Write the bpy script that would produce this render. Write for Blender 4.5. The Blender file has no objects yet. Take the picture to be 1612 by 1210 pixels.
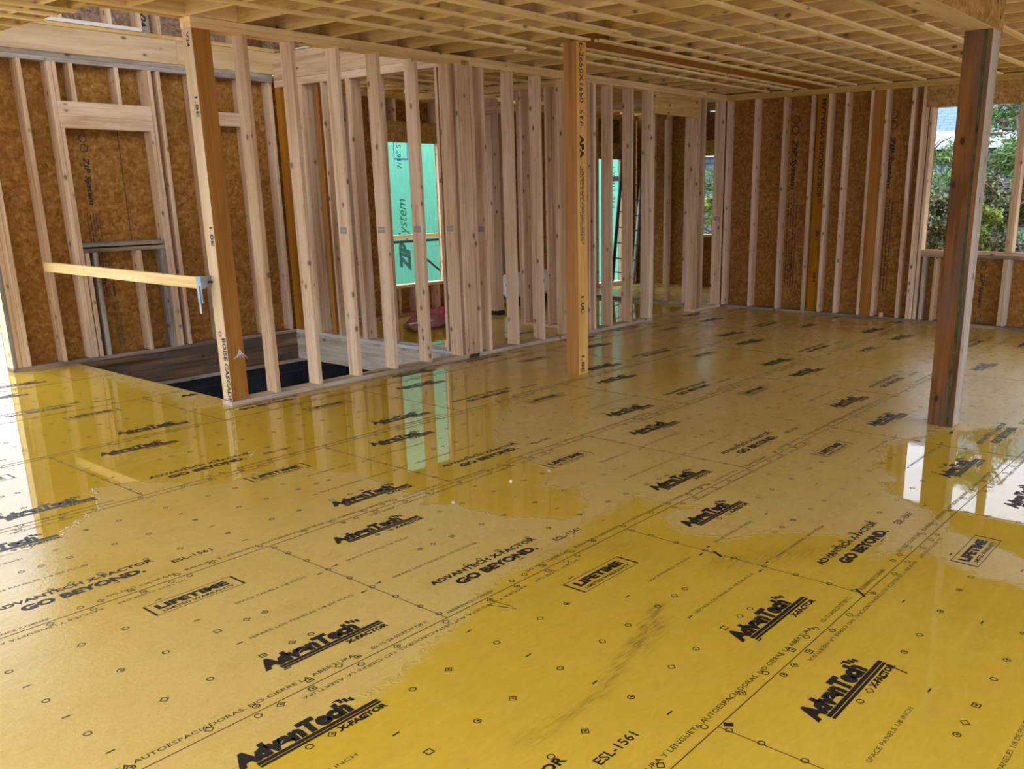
import bpy, bmesh, math, random
import numpy as np
from mathutils import Vector, Matrix
random.seed(7)
SC = bpy.context.scene
COL = SC.collection
R = random.Random(11)

# ------------------------------------------------------------------ camera (solved from the 4 ft panel grid)
FPX = 1417.302; YAW = 0.67272115; PIT = 0.26605791; ROL = -0.00838903
CAM = Vector((-2.1751404, -1.20061039, 1.60623192))
PPX, PPY = 914.481, 684.503
fw = Vector((math.cos(YAW)*math.cos(PIT), math.sin(YAW)*math.cos(PIT), -math.sin(PIT)))
rt = Vector((math.sin(YAW), -math.cos(YAW), 0)); up = rt.cross(fw)
rt, up = rt*math.cos(ROL)+up*math.sin(ROL), -rt*math.sin(ROL)+up*math.cos(ROL)
cd = bpy.data.cameras.new('camera'); cam = bpy.data.objects.new('camera', cd); COL.objects.link(cam)
m = Matrix((rt, up, -fw)).transposed().to_4x4(); m.translation = CAM; cam.matrix_world = m
cd.sensor_fit = 'HORIZONTAL'; cd.sensor_width = 36.0; cd.lens = FPX/1612*36
cd.shift_x = -(PPX-806)/1612; cd.shift_y = (PPY-605)/1612; cd.clip_start = .02
SC.camera = cam

YS, XB, HH, YL = 5.165, 8.990, 2.722, 8.077     # front partition face, right end wall face, stud top, outer wall face
T6, T1 = .14, .038                               # 2x6 depth, board thickness
PW, PL = 1.2065, 2.4384                          # subfloor panel
JZ0, JZ1 = 2.798, 3.084                          # joists
STZ = 2.779

# ------------------------------------------------------------------ node helpers
def newmat(name):
    mt = bpy.data.materials.new(name); mt.use_nodes = True; nt = mt.node_tree; nt.nodes.clear()
    out = nt.nodes.new('ShaderNodeOutputMaterial'); b = nt.nodes.new('ShaderNodeBsdfPrincipled')
    nt.links.new(b.outputs[0], out.inputs[0]); return mt, nt, b
def N(nt, t, **kw):
    n = nt.nodes.new(t)
    for k, v in kw.items():
        if k.startswith('i_'):
            n.inputs[int(k[2:]) if k[2:].isdigit() else k[2:].replace('_', ' ')].default_value = v
        else: setattr(n, k, v)
    return n
def ramp(nt, src, stops, interp='LINEAR'):
    n = nt.nodes.new('ShaderNodeValToRGB'); n.color_ramp.interpolation = interp
    e = n.color_ramp.elements
    while len(e) > 1: e.remove(e[0])
    e[0].position, e[0].color = stops[0][0], (*stops[0][1], 1)
    for p, c in stops[1:]:
        x = e.new(p); x.color = (*c, 1)
    nt.links.new(src, n.inputs[0]); return n.outputs[0]
def mapr(nt, src, a, b, c, d):
    n = nt.nodes.new('ShaderNodeMapRange'); n.inputs[1].default_value = a; n.inputs[2].default_value = b
    n.inputs[3].default_value = c; n.inputs[4].default_value = d; nt.links.new(src, n.inputs[0]); return n.outputs[0]
def mixc(nt, fac, a, b, mode='MIX'):
    n = nt.nodes.new('ShaderNodeMix'); n.data_type = 'RGBA'; n.blend_type = mode
    for s, v in ((0, fac), (6, a), (7, b)):
        if hasattr(v, 'links'): nt.links.new(v, n.inputs[s])
        elif s == 0: n.inputs[0].default_value = v
        else: n.inputs[s].default_value = (*v, 1)
    return n.outputs[2]
def mth(nt, op, a, b=0.0, clamp=False):
    n = nt.nodes.new('ShaderNodeMath'); n.operation = op; n.use_clamp = clamp
    for i, v in ((0, a), (1, b)):
        if hasattr(v, 'links'): nt.links.new(v, n.inputs[i])
        else: n.inputs[i].default_value = v
    return n.outputs[0]
def mapping(nt, src, scale, loc=(0, 0, 0)):
    n = nt.nodes.new('ShaderNodeMapping'); n.inputs[3].default_value = scale; n.inputs[1].default_value = loc
    nt.links.new(src, n.inputs[0]); return n.outputs[0]
def noise(nt, vec, scale, detail=3, rough=.5, dist=0):
    n = nt.nodes.new('ShaderNodeTexNoise'); n.inputs['Scale'].default_value = scale; n.inputs['Detail'].default_value = detail
    n.inputs['Roughness'].default_value = rough; n.inputs['Distortion'].default_value = dist
    nt.links.new(vec, n.inputs['Vector']); return n.outputs[0]
def bump(nt, h, bsdf, strength=.3, dist=.002):
    n = nt.nodes.new('ShaderNodeBump'); n.inputs['Strength'].default_value = strength; n.inputs['Distance'].default_value = dist
    nt.links.new(h, n.inputs['Height']); nt.links.new(n.outputs[0], bsdf.inputs['Normal'])

def m_lumber(name, dark, mid, light, knots=.5, rough=.7, hi=45.0, var=.12, grey=0.0):
    mt, nt, b = newmat(name)
    at = N(nt, 'ShaderNodeAttribute', attribute_name='gc').outputs['Vector']
    g1 = noise(nt, mapping(nt, at, (1.2, hi, hi)), 1.0, 4, .6, .6)
    g2 = noise(nt, mapping(nt, at, (.5, 6, 6)), 1.0, 3, .55, 1.2)
    g = mth(nt, 'ADD', mth(nt, 'MULTIPLY', g1, .45), mth(nt, 'MULTIPLY', g2, .55))
    col = ramp(nt, g, [(.36, dark), (.49, mid), (.62, light)])
    # knots: dark ovals with a halo, only in some cells
    vo = N(nt, 'ShaderNodeTexVoronoi'); vo.inputs['Scale'].default_value = 1.0
    nt.links.new(mapping(nt, at, (6.5, 11, 11)), vo.inputs['Vector'])
    sel = mth(nt, 'LESS_THAN', N(nt, 'ShaderNodeSeparateColor').outputs[0], knots)
    sp = sel.node.inputs[0].links[0].from_node; nt.links.new(vo.outputs['Color'], sp.inputs[0])
    kd = mth(nt, 'MULTIPLY', mapr(nt, vo.outputs['Distance'], .11, .19, 1, 0), sel)
    halo = mth(nt, 'MULTIPLY', mapr(nt, vo.outputs['Distance'], .10, .32, .38, 0), sel)
    col = mixc(nt, halo, col, tuple(x*.72 for x in dark))
    col = mixc(nt, mth(nt, 'MULTIPLY', kd, .8), col, tuple(x*.22 for x in dark))
    oi = N(nt, 'ShaderNodeObjectInfo').outputs['Random']
    hs = N(nt, 'ShaderNodeHueSaturation'); nt.links.new(col, hs.inputs['Color'])
    nt.links.new(mapr(nt, oi, 0, 1, 1-var, 1+var), hs.inputs['Value'])
    nt.links.new(mapr(nt, oi, 0, 1, 1.08, .92), hs.inputs['Saturation'])
    col = hs.outputs[0]
    if grey:
        st = noise(nt, mapping(nt, at, (1.6, 10, 10)), 1.0, 4, .6)
        col = mixc(nt, mapr(nt, st, .42, .62, 0, grey), col, (.085, .07, .058))
    nt.links.new(col, b.inputs['Base Color']); b.inputs['Roughness'].default_value = rough
    b.inputs['Specular IOR Level'].default_value = .15
    bump(nt, g1, b, .25, .0015)
    return mt
M = {}
M['spf'] = m_lumber('pale_pine', (.50, .30, .16), (.68, .46, .28), (.80, .60, .41), .58)
M['joist'] = m_lumber('golden_joist_pine', (.50, .29, .085), (.64, .40, .13), (.74, .49, .19), .45)
M['plates'] = m_lumber('golden_plate_pine', (.62, .37, .13), (.77, .51, .21), (.85, .60, .29), .4)
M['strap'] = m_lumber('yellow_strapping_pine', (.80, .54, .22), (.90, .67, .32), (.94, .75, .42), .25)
M['lvl'] = m_lumber('amber_laminated_veneer', (.27, .095, .006), (.375, .145, .010), (.45, .185, .018), .0, .55, 70, .05)
M['lvl_edge'] = m_lumber('pale_laminated_edge', (.52, .34, .16), (.63, .43, .22), (.71, .51, .30), .0, .6, 120, .03)
M['syp'] = m_lumber('yellow_figured_pine_face', (.54, .24, .03), (.72, .37, .05), (.82, .46, .08), .0, .5, 22, .03)
M['treated'] = m_lumber('dark_treated_timber', (.085, .030, .008), (.19, .075, .020), (.25, .105, .032), .6, .7, 30, .03, .6)
M['treated_edge'] = m_lumber('grey_brown_treated_edge', (.34, .26, .20), (.44, .36, .29), (.53, .44, .36), .5, .6, 30, .03)
M['grey'] = m_lumber('weathered_grey_lumber', (.27, .21, .16), (.40, .33, .265), (.52, .45, .375), .4, .8, 45, .1, .55)
M['wet'] = m_lumber('damp_stained_lumber', (.20, .13, .08), (.38, .27, .18), (.50, .38, .27), .3, .6, 35, .1, .75)
M['palewet'] = m_lumber('pale_wet_lumber', (.50, .44, .38), (.62, .57, .51), (.74, .70, .66), .3, .45, 35, .1, .25)
M['plate'] = m_lumber('scuffed_pale_plate', (.40, .30, .21), (.58, .46, .34), (.68, .56, .44), .3, .6, 35, .1, .25)
M['stain'] = m_lumber('rain_blackened_lumber', (.06, .035, .018), (.17, .10, .05), (.28, .19, .12), .2, .5, 25, .1, .85)
M['plywood'] = m_lumber('pale_header_board', (.50, .31, .15), (.61, .40, .21), (.70, .49, .28), .4, .65, 14, .05)

def m_osb(name, cols, scale=1.0, rough=.8, spec=.1):
    mt, nt, b = newmat(name)
    tc = N(nt, 'ShaderNodeTexCoord').outputs['Object']
    wv = noise(nt, tc, 16*scale, 5, .7)
    def flakes(sc, loc):
        v = N(nt, 'ShaderNodeTexVoronoi', i_Randomness=1.0); v.inputs['Scale'].default_value = 1
        mp = N(nt, 'ShaderNodeMapping'); mp.inputs[3].default_value = sc; mp.inputs[1].default_value = loc; mp.inputs[2].default_value = (.5, .7, .4)
        ad = N(nt, 'ShaderNodeVectorMath', operation='ADD'); nz = N(nt, 'ShaderNodeTexNoise', i_Scale=9.0*scale)
        ms = N(nt, 'ShaderNodeVectorMath', operation='SCALE'); ms.inputs['Scale'].default_value = .035
        nt.links.new(tc, nz.inputs['Vector']); nt.links.new(nz.outputs['Color'], ms.inputs[0])
        nt.links.new(tc, ad.inputs[0]); nt.links.new(ms.outputs[0], ad.inputs[1])
        nt.links.new(ad.outputs[0], mp.inputs[0]); nt.links.new(mp.outputs[0], v.inputs['Vector'])
        s = N(nt, 'ShaderNodeSeparateColor'); nt.links.new(v.outputs['Color'], s.inputs[0]); return s.outputs[0], s.outputs[1]
    a, a2 = flakes((22*scale, 62*scale, 30*scale), (0, 0, 0)); c, c2 = flakes((52*scale, 20*scale, 34*scale), (3, 5, 1))
    f = mth(nt, 'ADD', mth(nt, 'MULTIPLY', a, .32), mth(nt, 'ADD', mth(nt, 'MULTIPLY', c, .28), mth(nt, 'MULTIPLY', wv, .4)))
    n = len(cols)
    col = ramp(nt, f, [(.18+.62*i/(n-1), cc) for i, cc in enumerate(cols)])
    big = noise(nt, tc, 1.1, 2)
    col = mixc(nt, mapr(nt, big, .35, .65, 0, .35), col, tuple(x*.6 for x in cols[1]))
    nt.links.new(col, b.inputs['Base Color']); b.inputs['Roughness'].default_value = rough
    b.inputs['Specular IOR Level'].default_value = spec
    bump(nt, a, b, .15, .001); return mt
M['osb'] = m_osb('oriented_strand_board', [(.19, .074, .012), (.30, .128, .024), (.39, .180, .040), (.52, .28, .085)])
M['osb2'] = m_osb('grey_strand_board', [(.18, .10, .06), (.30, .19, .12), (.42, .29, .19), (.55, .41, .30)])
M['osbh'] = m_osb('strand_header_board', [(.28, .13, .035), (.42, .22, .06), (.52, .30, .09), (.62, .40, .16)])

def m_plain(name, col, rough=.6, metal=0, nz=0, spec=.4, sc=8):
    mt, nt, b = newmat(name); b.inputs['Roughness'].default_value = rough; b.inputs['Metallic'].default_value = metal
    b.inputs['Specular IOR Level'].default_value = spec
    if nz:
        tc = N(nt, 'ShaderNodeTexCoord').outputs['Object']; f = noise(nt, tc, sc, 5, .6)
        c = mixc(nt, mapr(nt, f, .3, .7, 0, 1), tuple(x*(1-nz) for x in col), tuple(min(1, x*(1+nz)) for x in col))
        nt.links.new(c, b.inputs['Base Color'])
    else: b.inputs['Base Color'].default_value = (*col, 1)
    return mt
M['ink'] = m_plain('black_stencil_ink', (.012, .011, .010), .5)
M['faint'] = m_plain('faded_brown_ink', (.075, .038, .018), .7)
M['stamp'] = m_plain('grey_grade_stamp', (.33, .26, .20), .7)
M['zipink'] = m_plain('dark_green_logo_ink', (.03, .09, .07), .6)
M['postink'] = m_plain('black_grade_ink', (.015, .012, .012), .6)
M['steel'] = m_plain('galvanised_steel', (.30, .34, .38), .45, 1, .25)
M['darksteel'] = m_plain('dark_steel_strap', (.05, .05, .055), .5, .6)
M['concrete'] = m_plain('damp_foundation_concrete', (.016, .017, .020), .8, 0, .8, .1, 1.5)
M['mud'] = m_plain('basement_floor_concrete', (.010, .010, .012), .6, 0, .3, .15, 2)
M['gravel'] = m_plain('pale_wet_gravel', (.32, .32, .34), .8, 0, .5, .3, 22)
M['earth'] = m_plain('leafy_ground', (.10, .09, .055), .9, 0, .6, .2, 7)
M['red'] = m_plain('red_plastic_sheet', (.24, .003, .012), .6, 0, .35, .15, 5)
M['white'] = m_plain('white_sheet_plastic', (.80, .83, .82), .35, 0, .06)
M['whitewood'] = m_plain('cream_white_board', (.80, .74, .65), .6)
M['black'] = m_plain('black_rubber', (.012, .012, .014), .5)
M['trim'] = m_plain('white_house_trim', (.5, .53, .56), .5)
M['greyal'] = m_plain('dull_aluminium', (.30, .31, .30), .45, .8)
M['twig'] = m_plain('grey_brown_bark', (.16, .12, .09), .9, 0, .4, .2, 20)
M['blue'] = m_plain('blue_panel_ink', (.03, .09, .30), .5)
M['sealg'] = m_plain('green_treatment_stain', (.06, .075, .025), .8, 0, .6, .1, 14)
def m_leaf(name, c1, c2):
    mt, nt, b = newmat(name); g = N(nt, 'ShaderNodeNewGeometry').outputs['Random Per Island']
    nt.links.new(mixc(nt, g, c1, c2), b.inputs['Base Color']); b.inputs['Roughness'].default_value = .6
    return mt
M['pine'] = m_leaf('pine_needles', (.04, .11, .03), (.17, .27, .06))
M['bright'] = m_leaf('yellow_green_leaves', (.13, .21, .02), (.28, .33, .05))
M['brush'] = m_leaf('mixed_brush_leaves', (.05, .07, .025), (.17, .17, .07))
# zip sheathing (outside face)
mt, nt, b = newmat('green_coated_sheathing'); tc = N(nt, 'ShaderNodeTexCoord').outputs['Object']
f = noise(nt, mapping(nt, tc, (6, 6, 1.5)), 3, 4); c = ramp(nt, f, [(.3, (.10, .46, .31)), (.7, (.14, .54, .38))])
nt.links.new(c, b.inputs['Base Color']); b.inputs['Roughness'].default_value = .5; M['zip'] = mt
# shingles
def m_shingle(name, c1, c2, mortar, rw, bw):
    mt, nt, b = newmat(name); tc = N(nt, 'ShaderNodeTexCoord').outputs['Object']
    br = N(nt, 'ShaderNodeTexBrick'); br.inputs['Color1'].default_value = (*c1, 1); br.inputs['Color2'].default_value = (*c2, 1)
    br.inputs['Mortar'].default_value = (*mortar, 1); br.inputs['Scale'].default_value = 1; br.inputs['Mortar Size'].default_value = .012
    br.inputs['Brick Width'].default_value = bw; br.inputs['Row Height'].default_value = rw
    nt.links.new(tc, br.inputs['Vector']); nt.links.new(br.outputs['Color'], b.inputs['Base Color']); b.inputs['Roughness'].default_value = .8
    return mt
M['shingle'] = m_shingle('grey_blue_wall_shingles', (.10, .12, .175), (.135, .155, .21), (.04, .05, .07), .16, .28)
M['roof'] = m_shingle('blue_grey_roof_shingles', (.075, .135, .19), (.10, .165, .22), (.045, .075, .11), .15, .4)

# ------------------------------------------------------------------ mesh helpers
def pip_sd(P, poly):
    """signed distance (negative inside) of points P (n,2) to polygon"""
    poly = np.array(poly, float); d = np.full(len(P), 1e9); ins = np.zeros(len(P), bool)
    for i in range(len(poly)):
        a = poly[i]; b_ = poly[(i+1) % len(poly)]; e = b_-a
        t = np.clip(((P-a)@e)/(e@e+1e-12), 0, 1); q = a+t[:, None]*e; d = np.minimum(d, np.hypot(*(P-q).T))
        c = ((a[1] > P[:, 1]) != (b_[1] > P[:, 1])) & (P[:, 0] < (b_[0]-a[0])*(P[:, 1]-a[1])/(b_[1]-a[1]+1e-12)+a[0])
        ins ^= c
    return np.where(ins, -d, d)

class MB:
    """collects boxes, prints and free faces into one mesh"""
    def __init__(s): s.v = []; s.f = []; s.mi = []; s.gc = []; s.mats = []
    def mat(s, m_):
        m_ = M[m_] if isinstance(m_, str) else m_
        if m_ not in s.mats: s.mats.append(m_)
        return s.mats.index(m_)
    def box(s, x0, x1, y0, y1, z0, z1, mt='spf', facemats=None, cham=.0018, rot=None, grain=None):
        x0, x1 = min(x0, x1), max(x0, x1); y0, y1 = min(y0, y1), max(y0, y1); z0, z1 = min(z0, z1), max(z0, z1)
        d = (x1-x0, y1-y0, z1-z0); ax = grain if grain is not None else max(range(3), key=lambda i: d[i])
        order = [ax]+[i for i in range(3) if i != ax]
        off = (R.random()*50, R.random()*50, R.random()*50)
        mi = s.mat(mt); fm = {k: s.mat(v) for k, v in (facemats or {}).items()}
        c = min(cham, min(d)*.2); L_ = ((x0, x1), (y0, y1), (z0, z1))
        b0 = len(s.v); idx = {}
        # chamfered box: 24 verts, one per (corner, face axis)
        for i in (0, 1):
            for j in (0, 1):
                for k in (0, 1):
                    for a in range(3):
                        p = [L_[0][i], L_[1][j], L_[2][k]]
                        for q in range(3):
                            if q != a: p[q] += c*(1 if (i, j, k)[q] == 0 else -1)
                        idx[(i, j, k, a)] = len(s.v)
                        if rot is not None: pw = rot @ Vector(p)
                        else: pw = p
                        s.v.append(tuple(pw)); s.gc.append(tuple(p[o]+off[n] for n, o in enumerate(order)))
        def F(ids, mm): s.f.append(ids); s.mi.append(mm)
        names = {(0, 0): '-x', (0, 1): '+x', (1, 0): '-y', (1, 1): '+y', (2, 0): '-z', (2, 1): '+z'}
        for a in range(3):
            u_, v_ = [q for q in range(3) if q != a]
            for sd in (0, 1):
                ring = []
                for (p_, q_) in ((0, 0), (1, 0), (1, 1), (0, 1)):
                    t = [0, 0, 0]; t[a] = sd; t[u_] = p_; t[v_] = q_; ring.append(idx[(*t, a)])
                flip = (sd == 0) ^ (a == 1)
                F(ring[::-1] if flip else ring, fm.get(names[(a, sd)], mi))
        for a in range(3):      # edge chamfers along axis a
            u_, v_ = [q for q in range(3) if q != a]
            for p_ in (0, 1):
                for q_ in (0, 1):
                    t0 = [0, 0, 0]; t1 = [0, 0, 0]; t0[a] = 0; t1[a] = 1
                    for t in (t0, t1): t[u_] = p_; t[v_] = q_
                    F([idx[(*t0, u_)], idx[(*t1, u_)], idx[(*t1, v_)], idx[(*t0, v_)]], mi)
        for i in (0, 1):
            for j in (0, 1):
                for k in (0, 1): F([idx[(i, j, k, 0)], idx[(i, j, k, 1)], idx[(i, j, k, 2)]], mi)
        return s
    def face(s, pts, mt, gc=None):
        b0 = len(s.v); s.v += [tuple(p) for p in pts]; s.gc += (gc or [tuple(p) for p in pts])
        s.f.append(list(range(b0, b0+len(pts)))); s.mi.append(s.mat(mt)); return s
    def raw(s, vs, fs, mt):
        b0 = len(s.v); s.v += [tuple(v) for v in vs]; s.gc += [tuple(v) for v in vs]; mi = s.mat(mt)
        for f in fs: s.f.append([b0+i for i in f]); s.mi.append(mi)
        return s
    def tube(s, pts, rads, mt, n=6):
        vs = []; fs = []
        for i, p in enumerate(pts):
            p = Vector(p); a = Vector(pts[max(i-1, 0)]); b_ = Vector(pts[min(i+1, len(pts)-1)]); d = (b_-a).normalized()
            u_ = d.cross(Vector((0, 0, 1)) if abs(d.z) < .9 else Vector((1, 0, 0))).normalized(); w_ = d.cross(u_)
            for k in range(n):
                t = 2*math.pi*k/n; vs.append(p+(u_*math.cos(t)+w_*math.sin(t))*rads[i])
        for i in range(len(pts)-1):
            for k in range(n): fs.append((i*n+k, i*n+(k+1) % n, (i+1)*n+(k+1) % n, (i+1)*n+k))
        fs.append(tuple(range(n))[::-1]); fs.append(tuple((len(pts)-1)*n+k for k in range(n)))
        return s.raw(vs, fs, mt)
    def ink(s, prim, origin, xd, yd, h, mt='ink', w=None):
        """prim=(verts2d, faces, width) of cap height 1; placed with height h; w forces the width"""
        vs, fs, wd = prim; o = Vector(origin); xd = Vector(xd).normalized(); yd = Vector(yd).normalized()
        sx = (w/wd) if w else h
        return s.raw([o+xd*(x*sx)+yd*(y*h) for x, y in vs], fs, mt)
    def build(s, name, parent=None, origin=None, kind=None, label=None, cat=None, group=None, fixn=False):
        o_ = Vector(origin) if origin is not None else Vector((0, 0, 0))
        me = bpy.data.meshes.new(name); me.from_pydata([tuple(Vector(v)-o_) for v in s.v], [], s.f)
        for m_ in s.mats: me.materials.append(m_)
        me.polygons.foreach_set('material_index', s.mi)
        at = me.attributes.new('gc', 'FLOAT_VECTOR', 'POINT'); at.data.foreach_set('vector', np.array(s.gc, dtype=np.float32).ravel())
        if fixn:
            bm = bmesh.new(); bm.from_mesh(me); bmesh.ops.recalc_face_normals(bm, faces=bm.faces); bm.to_mesh(me); bm.free()
        me.update()
        ob = bpy.data.objects.new(name, me); COL.objects.link(ob); ob.location = o_
        if parent is not None:
            ob.parent = parent; ob.location = o_-parent.location
        tag(ob, label, cat, group, kind); return ob
def tag(o, label=None, cat=None, group=None, kind=None):
    if label: o['label'] = label
    if cat: o['category'] = cat
    if group: o['group'] = group
    if kind: o['kind'] = kind
    return o
def empty(name, loc, label=None, cat=None, group=None, kind=None):
    o = bpy.data.objects.new(name, None); COL.objects.link(o); o.location = loc; o.empty_display_size = .1
    return tag(o, label, cat, group, kind)
def lum(name, x0, x1, y0, y1, z0, z1, mt='spf', label=None, cat=None, group=None, parent=None, kind=None, fm=None, extra=None, rot=None):
    b_ = MB().box(x0, x1, y0, y1, z0, z1, mt, fm, rot=rot)
    if extra: extra(b_)
    return b_.build(name, parent, ((x0+x1)/2, (y0+y1)/2, min(z0, z1)), kind, label, cat, group)
def hit(px, py, ax, v):
    d = fw+rt*((px-PPX)/FPX)-up*((py-PPY)/FPX); i = 'XYZ'.index(ax); return CAM+d*((v-CAM[i])/d[i])

# ------------------------------------------------------------------ lettering (default font turned into flat meshes)
_tc = {}
def text(s_, bold=0.0, shear=0.0, space=1.0):
    k = (s_, bold, shear, space)
    if k in _tc: return _tc[k]
    cu = bpy.data.curves.new('t', 'FONT'); cu.body = s_; cu.resolution_u = 2; cu.offset = bold; cu.shear = shear; cu.space_character = space
    cu.fill_mode = 'FRONT' if hasattr(cu, 'fill_mode') else cu.fill_mode
    ob = bpy.data.objects.new('t', cu); COL.objects.link(ob); bpy.context.view_layer.update()
    dg = bpy.context.evaluated_depsgraph_get(); me = bpy.data.meshes.new_from_object(ob.evaluated_get(dg))
    vs = [(v.co.x, v.co.y) for v in me.vertices]; fs = [list(p.vertices) for p in me.polygons]
    bpy.data.objects.remove(ob); bpy.data.meshes.remove(me); bpy.data.curves.remove(cu)
    xs = [v[0] for v in vs] or [0]; x0 = min(xs); wd = max(xs)-x0; cap = .72
    vs = [((x-x0)/cap, y/cap) for x, y in vs]; _tc[k] = (vs, fs, wd/cap); return _tc[k]
def outline(pts, t):
    """closed outline of thickness t around 2D pts"""
    n = len(pts); cx = sum(p[0] for p in pts)/n; cy = sum(p[1] for p in pts)/n; vs = []
    for p in pts:
        dx, dy = p[0]-cx, p[1]-cy; l = math.hypot(dx, dy); vs.append(p); vs.append((p[0]-dx/l*t, p[1]-dy/l*t))
    return vs, [[2*i, 2*((i+1) % n), 2*((i+1) % n)+1, 2*i+1] for i in range(n)], 1
def rectp(x0, y0, x1, y1): return [(x0, y0), (x1, y0), (x1, y1), (x0, y1)], [[0, 1, 2, 3]], 1
SQ = outline([(-1, -1), (1, -1), (1, 1), (-1, 1)], .42)
DI = outline([(-1.25, 0), (0, -1.25), (1.25, 0), (0, 1.25)], .36)
CI = outline([(math.cos(t*math.pi/6), math.sin(t*math.pi/6)) for t in range(12)], .3)
DOT = ([(math.cos(t*math.pi/3), math.sin(t*math.pi/3)) for t in range(6)], [list(range(6))], 1)
def greek(b_, o, xd, yd, length, h, mt='faint', seed=0):
    """a row of small strokes standing for print too small to read"""
    r_ = random.Random(seed); x = 0
    while x < length:
        w_ = h*r_.uniform(.35, .8); 
        if r_.random() > .18: b_.ink(rectp(x, h*r_.uniform(0, .25), x+w_*.75, h*r_.uniform(.75, 1)), o, xd, yd, 1, mt)
        x += w_

# ------------------------------------------------------------------ FLOOR
def joint_off(row): return 0.0 if row % 2 else 1.1925
HX0, HX1, HY0, HY1 = 1.575, 4.06, 5.34, YL      # stair opening
def axis(a, b, st, extra):
    n = int(round((b-a)/st)); g = [a+(b-a)*i/n for i in range(n+1)]
    g = [x for x in g if all(abs(x-e) > st*.4 for e in extra)]+list(extra); return sorted(g)
xs = axis(-3.4, 4.6, .04, [HX0, HX1])+[4.7+.1*i for i in range(67)]
ys = axis(-3.4, 5.4, .04, [HY0])+[5.5+.1*i for i in range(27)]
if ys[-1] < YL+.1: ys.append(YL+.139)
xs = np.array(xs); ys = np.array(ys); GX, GY = np.meshgrid(xs, ys); P = np.stack([GX.ravel(), GY.ravel()], 1)
W1 = [(.811, 3.287), (.932, 3.064), (.946, 2.785), (.886, 2.548), (1.007, 2.387), (.808, 2.288), (.945, 2.123), (.917, 1.967), (.982, 1.803),
      (1.059, 1.655), (1.089, 1.467), (1.35, 1.56), (1.55, 1.8), (1.45, 2.0), (1.7, 2.05), (1.82, 2.45), (2.0, 2.85), (2.748, 3.434), (3.2, 3.60), (3.3, 4.2), (3.55, 5.15),
      (1.3, 5.3), (1.5, 8.3), (1.0, 8.3), (-3, 8.3), (-3, 3.4), (-1.1, 3.2), (-.55, 3.35), (-.25, 3.6), (-.12, 3.95), (.1, 3.9), (.35, 3.45), (.589, 3.5)]
W2 = [(-1.6, 1.1), (-1.037, .994), (-.588, 1.018), (-.419, 1.028), (-.106, 1.108), (.424, 1.314), (.845, 1.296), (.98, 1.356), (1.089, 1.467), (1.3, 1.42), (1.638, 1.463),
      (1.614, 1.306), (1.684, 1.082), (1.529, 1.159), (1.42, 1.134), (1.339, .966), (1.358, .739), (1.594, .631), (1.65, .558), (1.827, .134),
      (1.571, .121), (1.752, .053), (1.823, -.064), (1.722, -.16), (1.685, -.281), (1.666, -.387), (1.634, -.6), (1.5, -1.2), (.5, -2.2), (-1.2, -2.2)]
W3 = [(2.62, .50), (2.75, .42), (2.9, .62), (3.3, .72), (3.6, .66), (4.0, .55), (4.3, .3), (4.6, -.4), (3.9, -1.6), (2.3, -1.3), (1.95, -.5), (2.1, -.1), (2.4, .2)]
W5 = [(4.3, 5.45), (8.7, 5.45), (8.7, 7.9), (4.3, 7.9)]
W4 = [(4.2, 3.1), (4.6, 3.3), (5.6, 3.6), (6.6, 3.4), (6.9, 2.9), (6.2, 2.6), (5.2, 2.7), (4.5, 2.9)]
def sds(P):
    return np.minimum(np.minimum(pip_sd(P, W1), pip_sd(P, W2)), np.minimum(pip_sd(P, W3), pip_sd(P, W5)))
def semi(P):
    """softer sheen, 0..1: 1 where the damp film is almost even"""
    o = np.zeros(len(P))
    for cx, cy, sx, sy, a in ((.5, 3.3, .7, .7, .8), (3.2, 4.0, 1.0, .8, .8), (5.0, 4.2, 1.0, .8, .8), (4.9, 3.2, 1.4, .45, .9), (6.6, 1.9, .5, .25, .6), (-1.0, 2.8, .7, .6, .8), (7.5, 6.6, 2.2, 1.0, .7)):
        o = np.maximum(o, a*np.exp(-(((P[:, 0]-cx)/sx)**2+((P[:, 1]-cy)/sy)**2)))
    return o
def dirt(P):
    o = np.zeros(len(P))
    def stroke(pl, w_, a):
        nonlocal o
        pl = np.array(pl, float)
        for i in range(len(pl)-1):
            e = pl[i+1]-pl[i]; t = np.clip(((P-pl[i])@e)/(e@e), 0, 1); d = np.hypot(*(P-(pl[i]+t[:, None]*e)).T)
            o = np.maximum(o, a*np.exp(-(d/w_)**2))
    stroke([(-.45, .42), (-.06, .41), (.12, .46), (.288, .514), (.45, .55), (.62, .62)], .020, .6); stroke([(.1, .47), (.3, .525), (.52, .60)], .009, .7); stroke([(.16, .45), (.34, .50), (.5, .535)], .008, .7)
    stroke([(.25, .46), (.5, .52)], .03, .35)
    stroke([(1.15, .62), (1.5, .35)], .08, .35); stroke([(.7, 1.35), (1.0, 1.1)], .1, .2)
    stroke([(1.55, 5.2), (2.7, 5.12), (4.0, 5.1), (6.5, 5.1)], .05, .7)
    return o
me = bpy.data.meshes.new('floor'); nx, ny = len(xs), len(ys)
keep = []
for j in range(ny-1):
    cy = (ys[j]+ys[j+1])/2
    for i in range(nx-1):
        cx = (xs[i]+xs[i+1])/2
        if HX0 < cx < HX1 and HY0 < cy: continue
        if cy > YL and (1.0 < cx < 10.0 or cx > 10.75): pass
        a = j*nx+i; keep.append((a, a+1, a+1+nx, a+nx))
fb = MB(); fb.v = [(x, y, 0.0) for x, y in P]; fb.gc = list(fb.v); fb.f = [list(k) for k in keep]; fb.mi = [0]*len(keep); fb.mats = []
nfl = len(fb.v)

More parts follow.
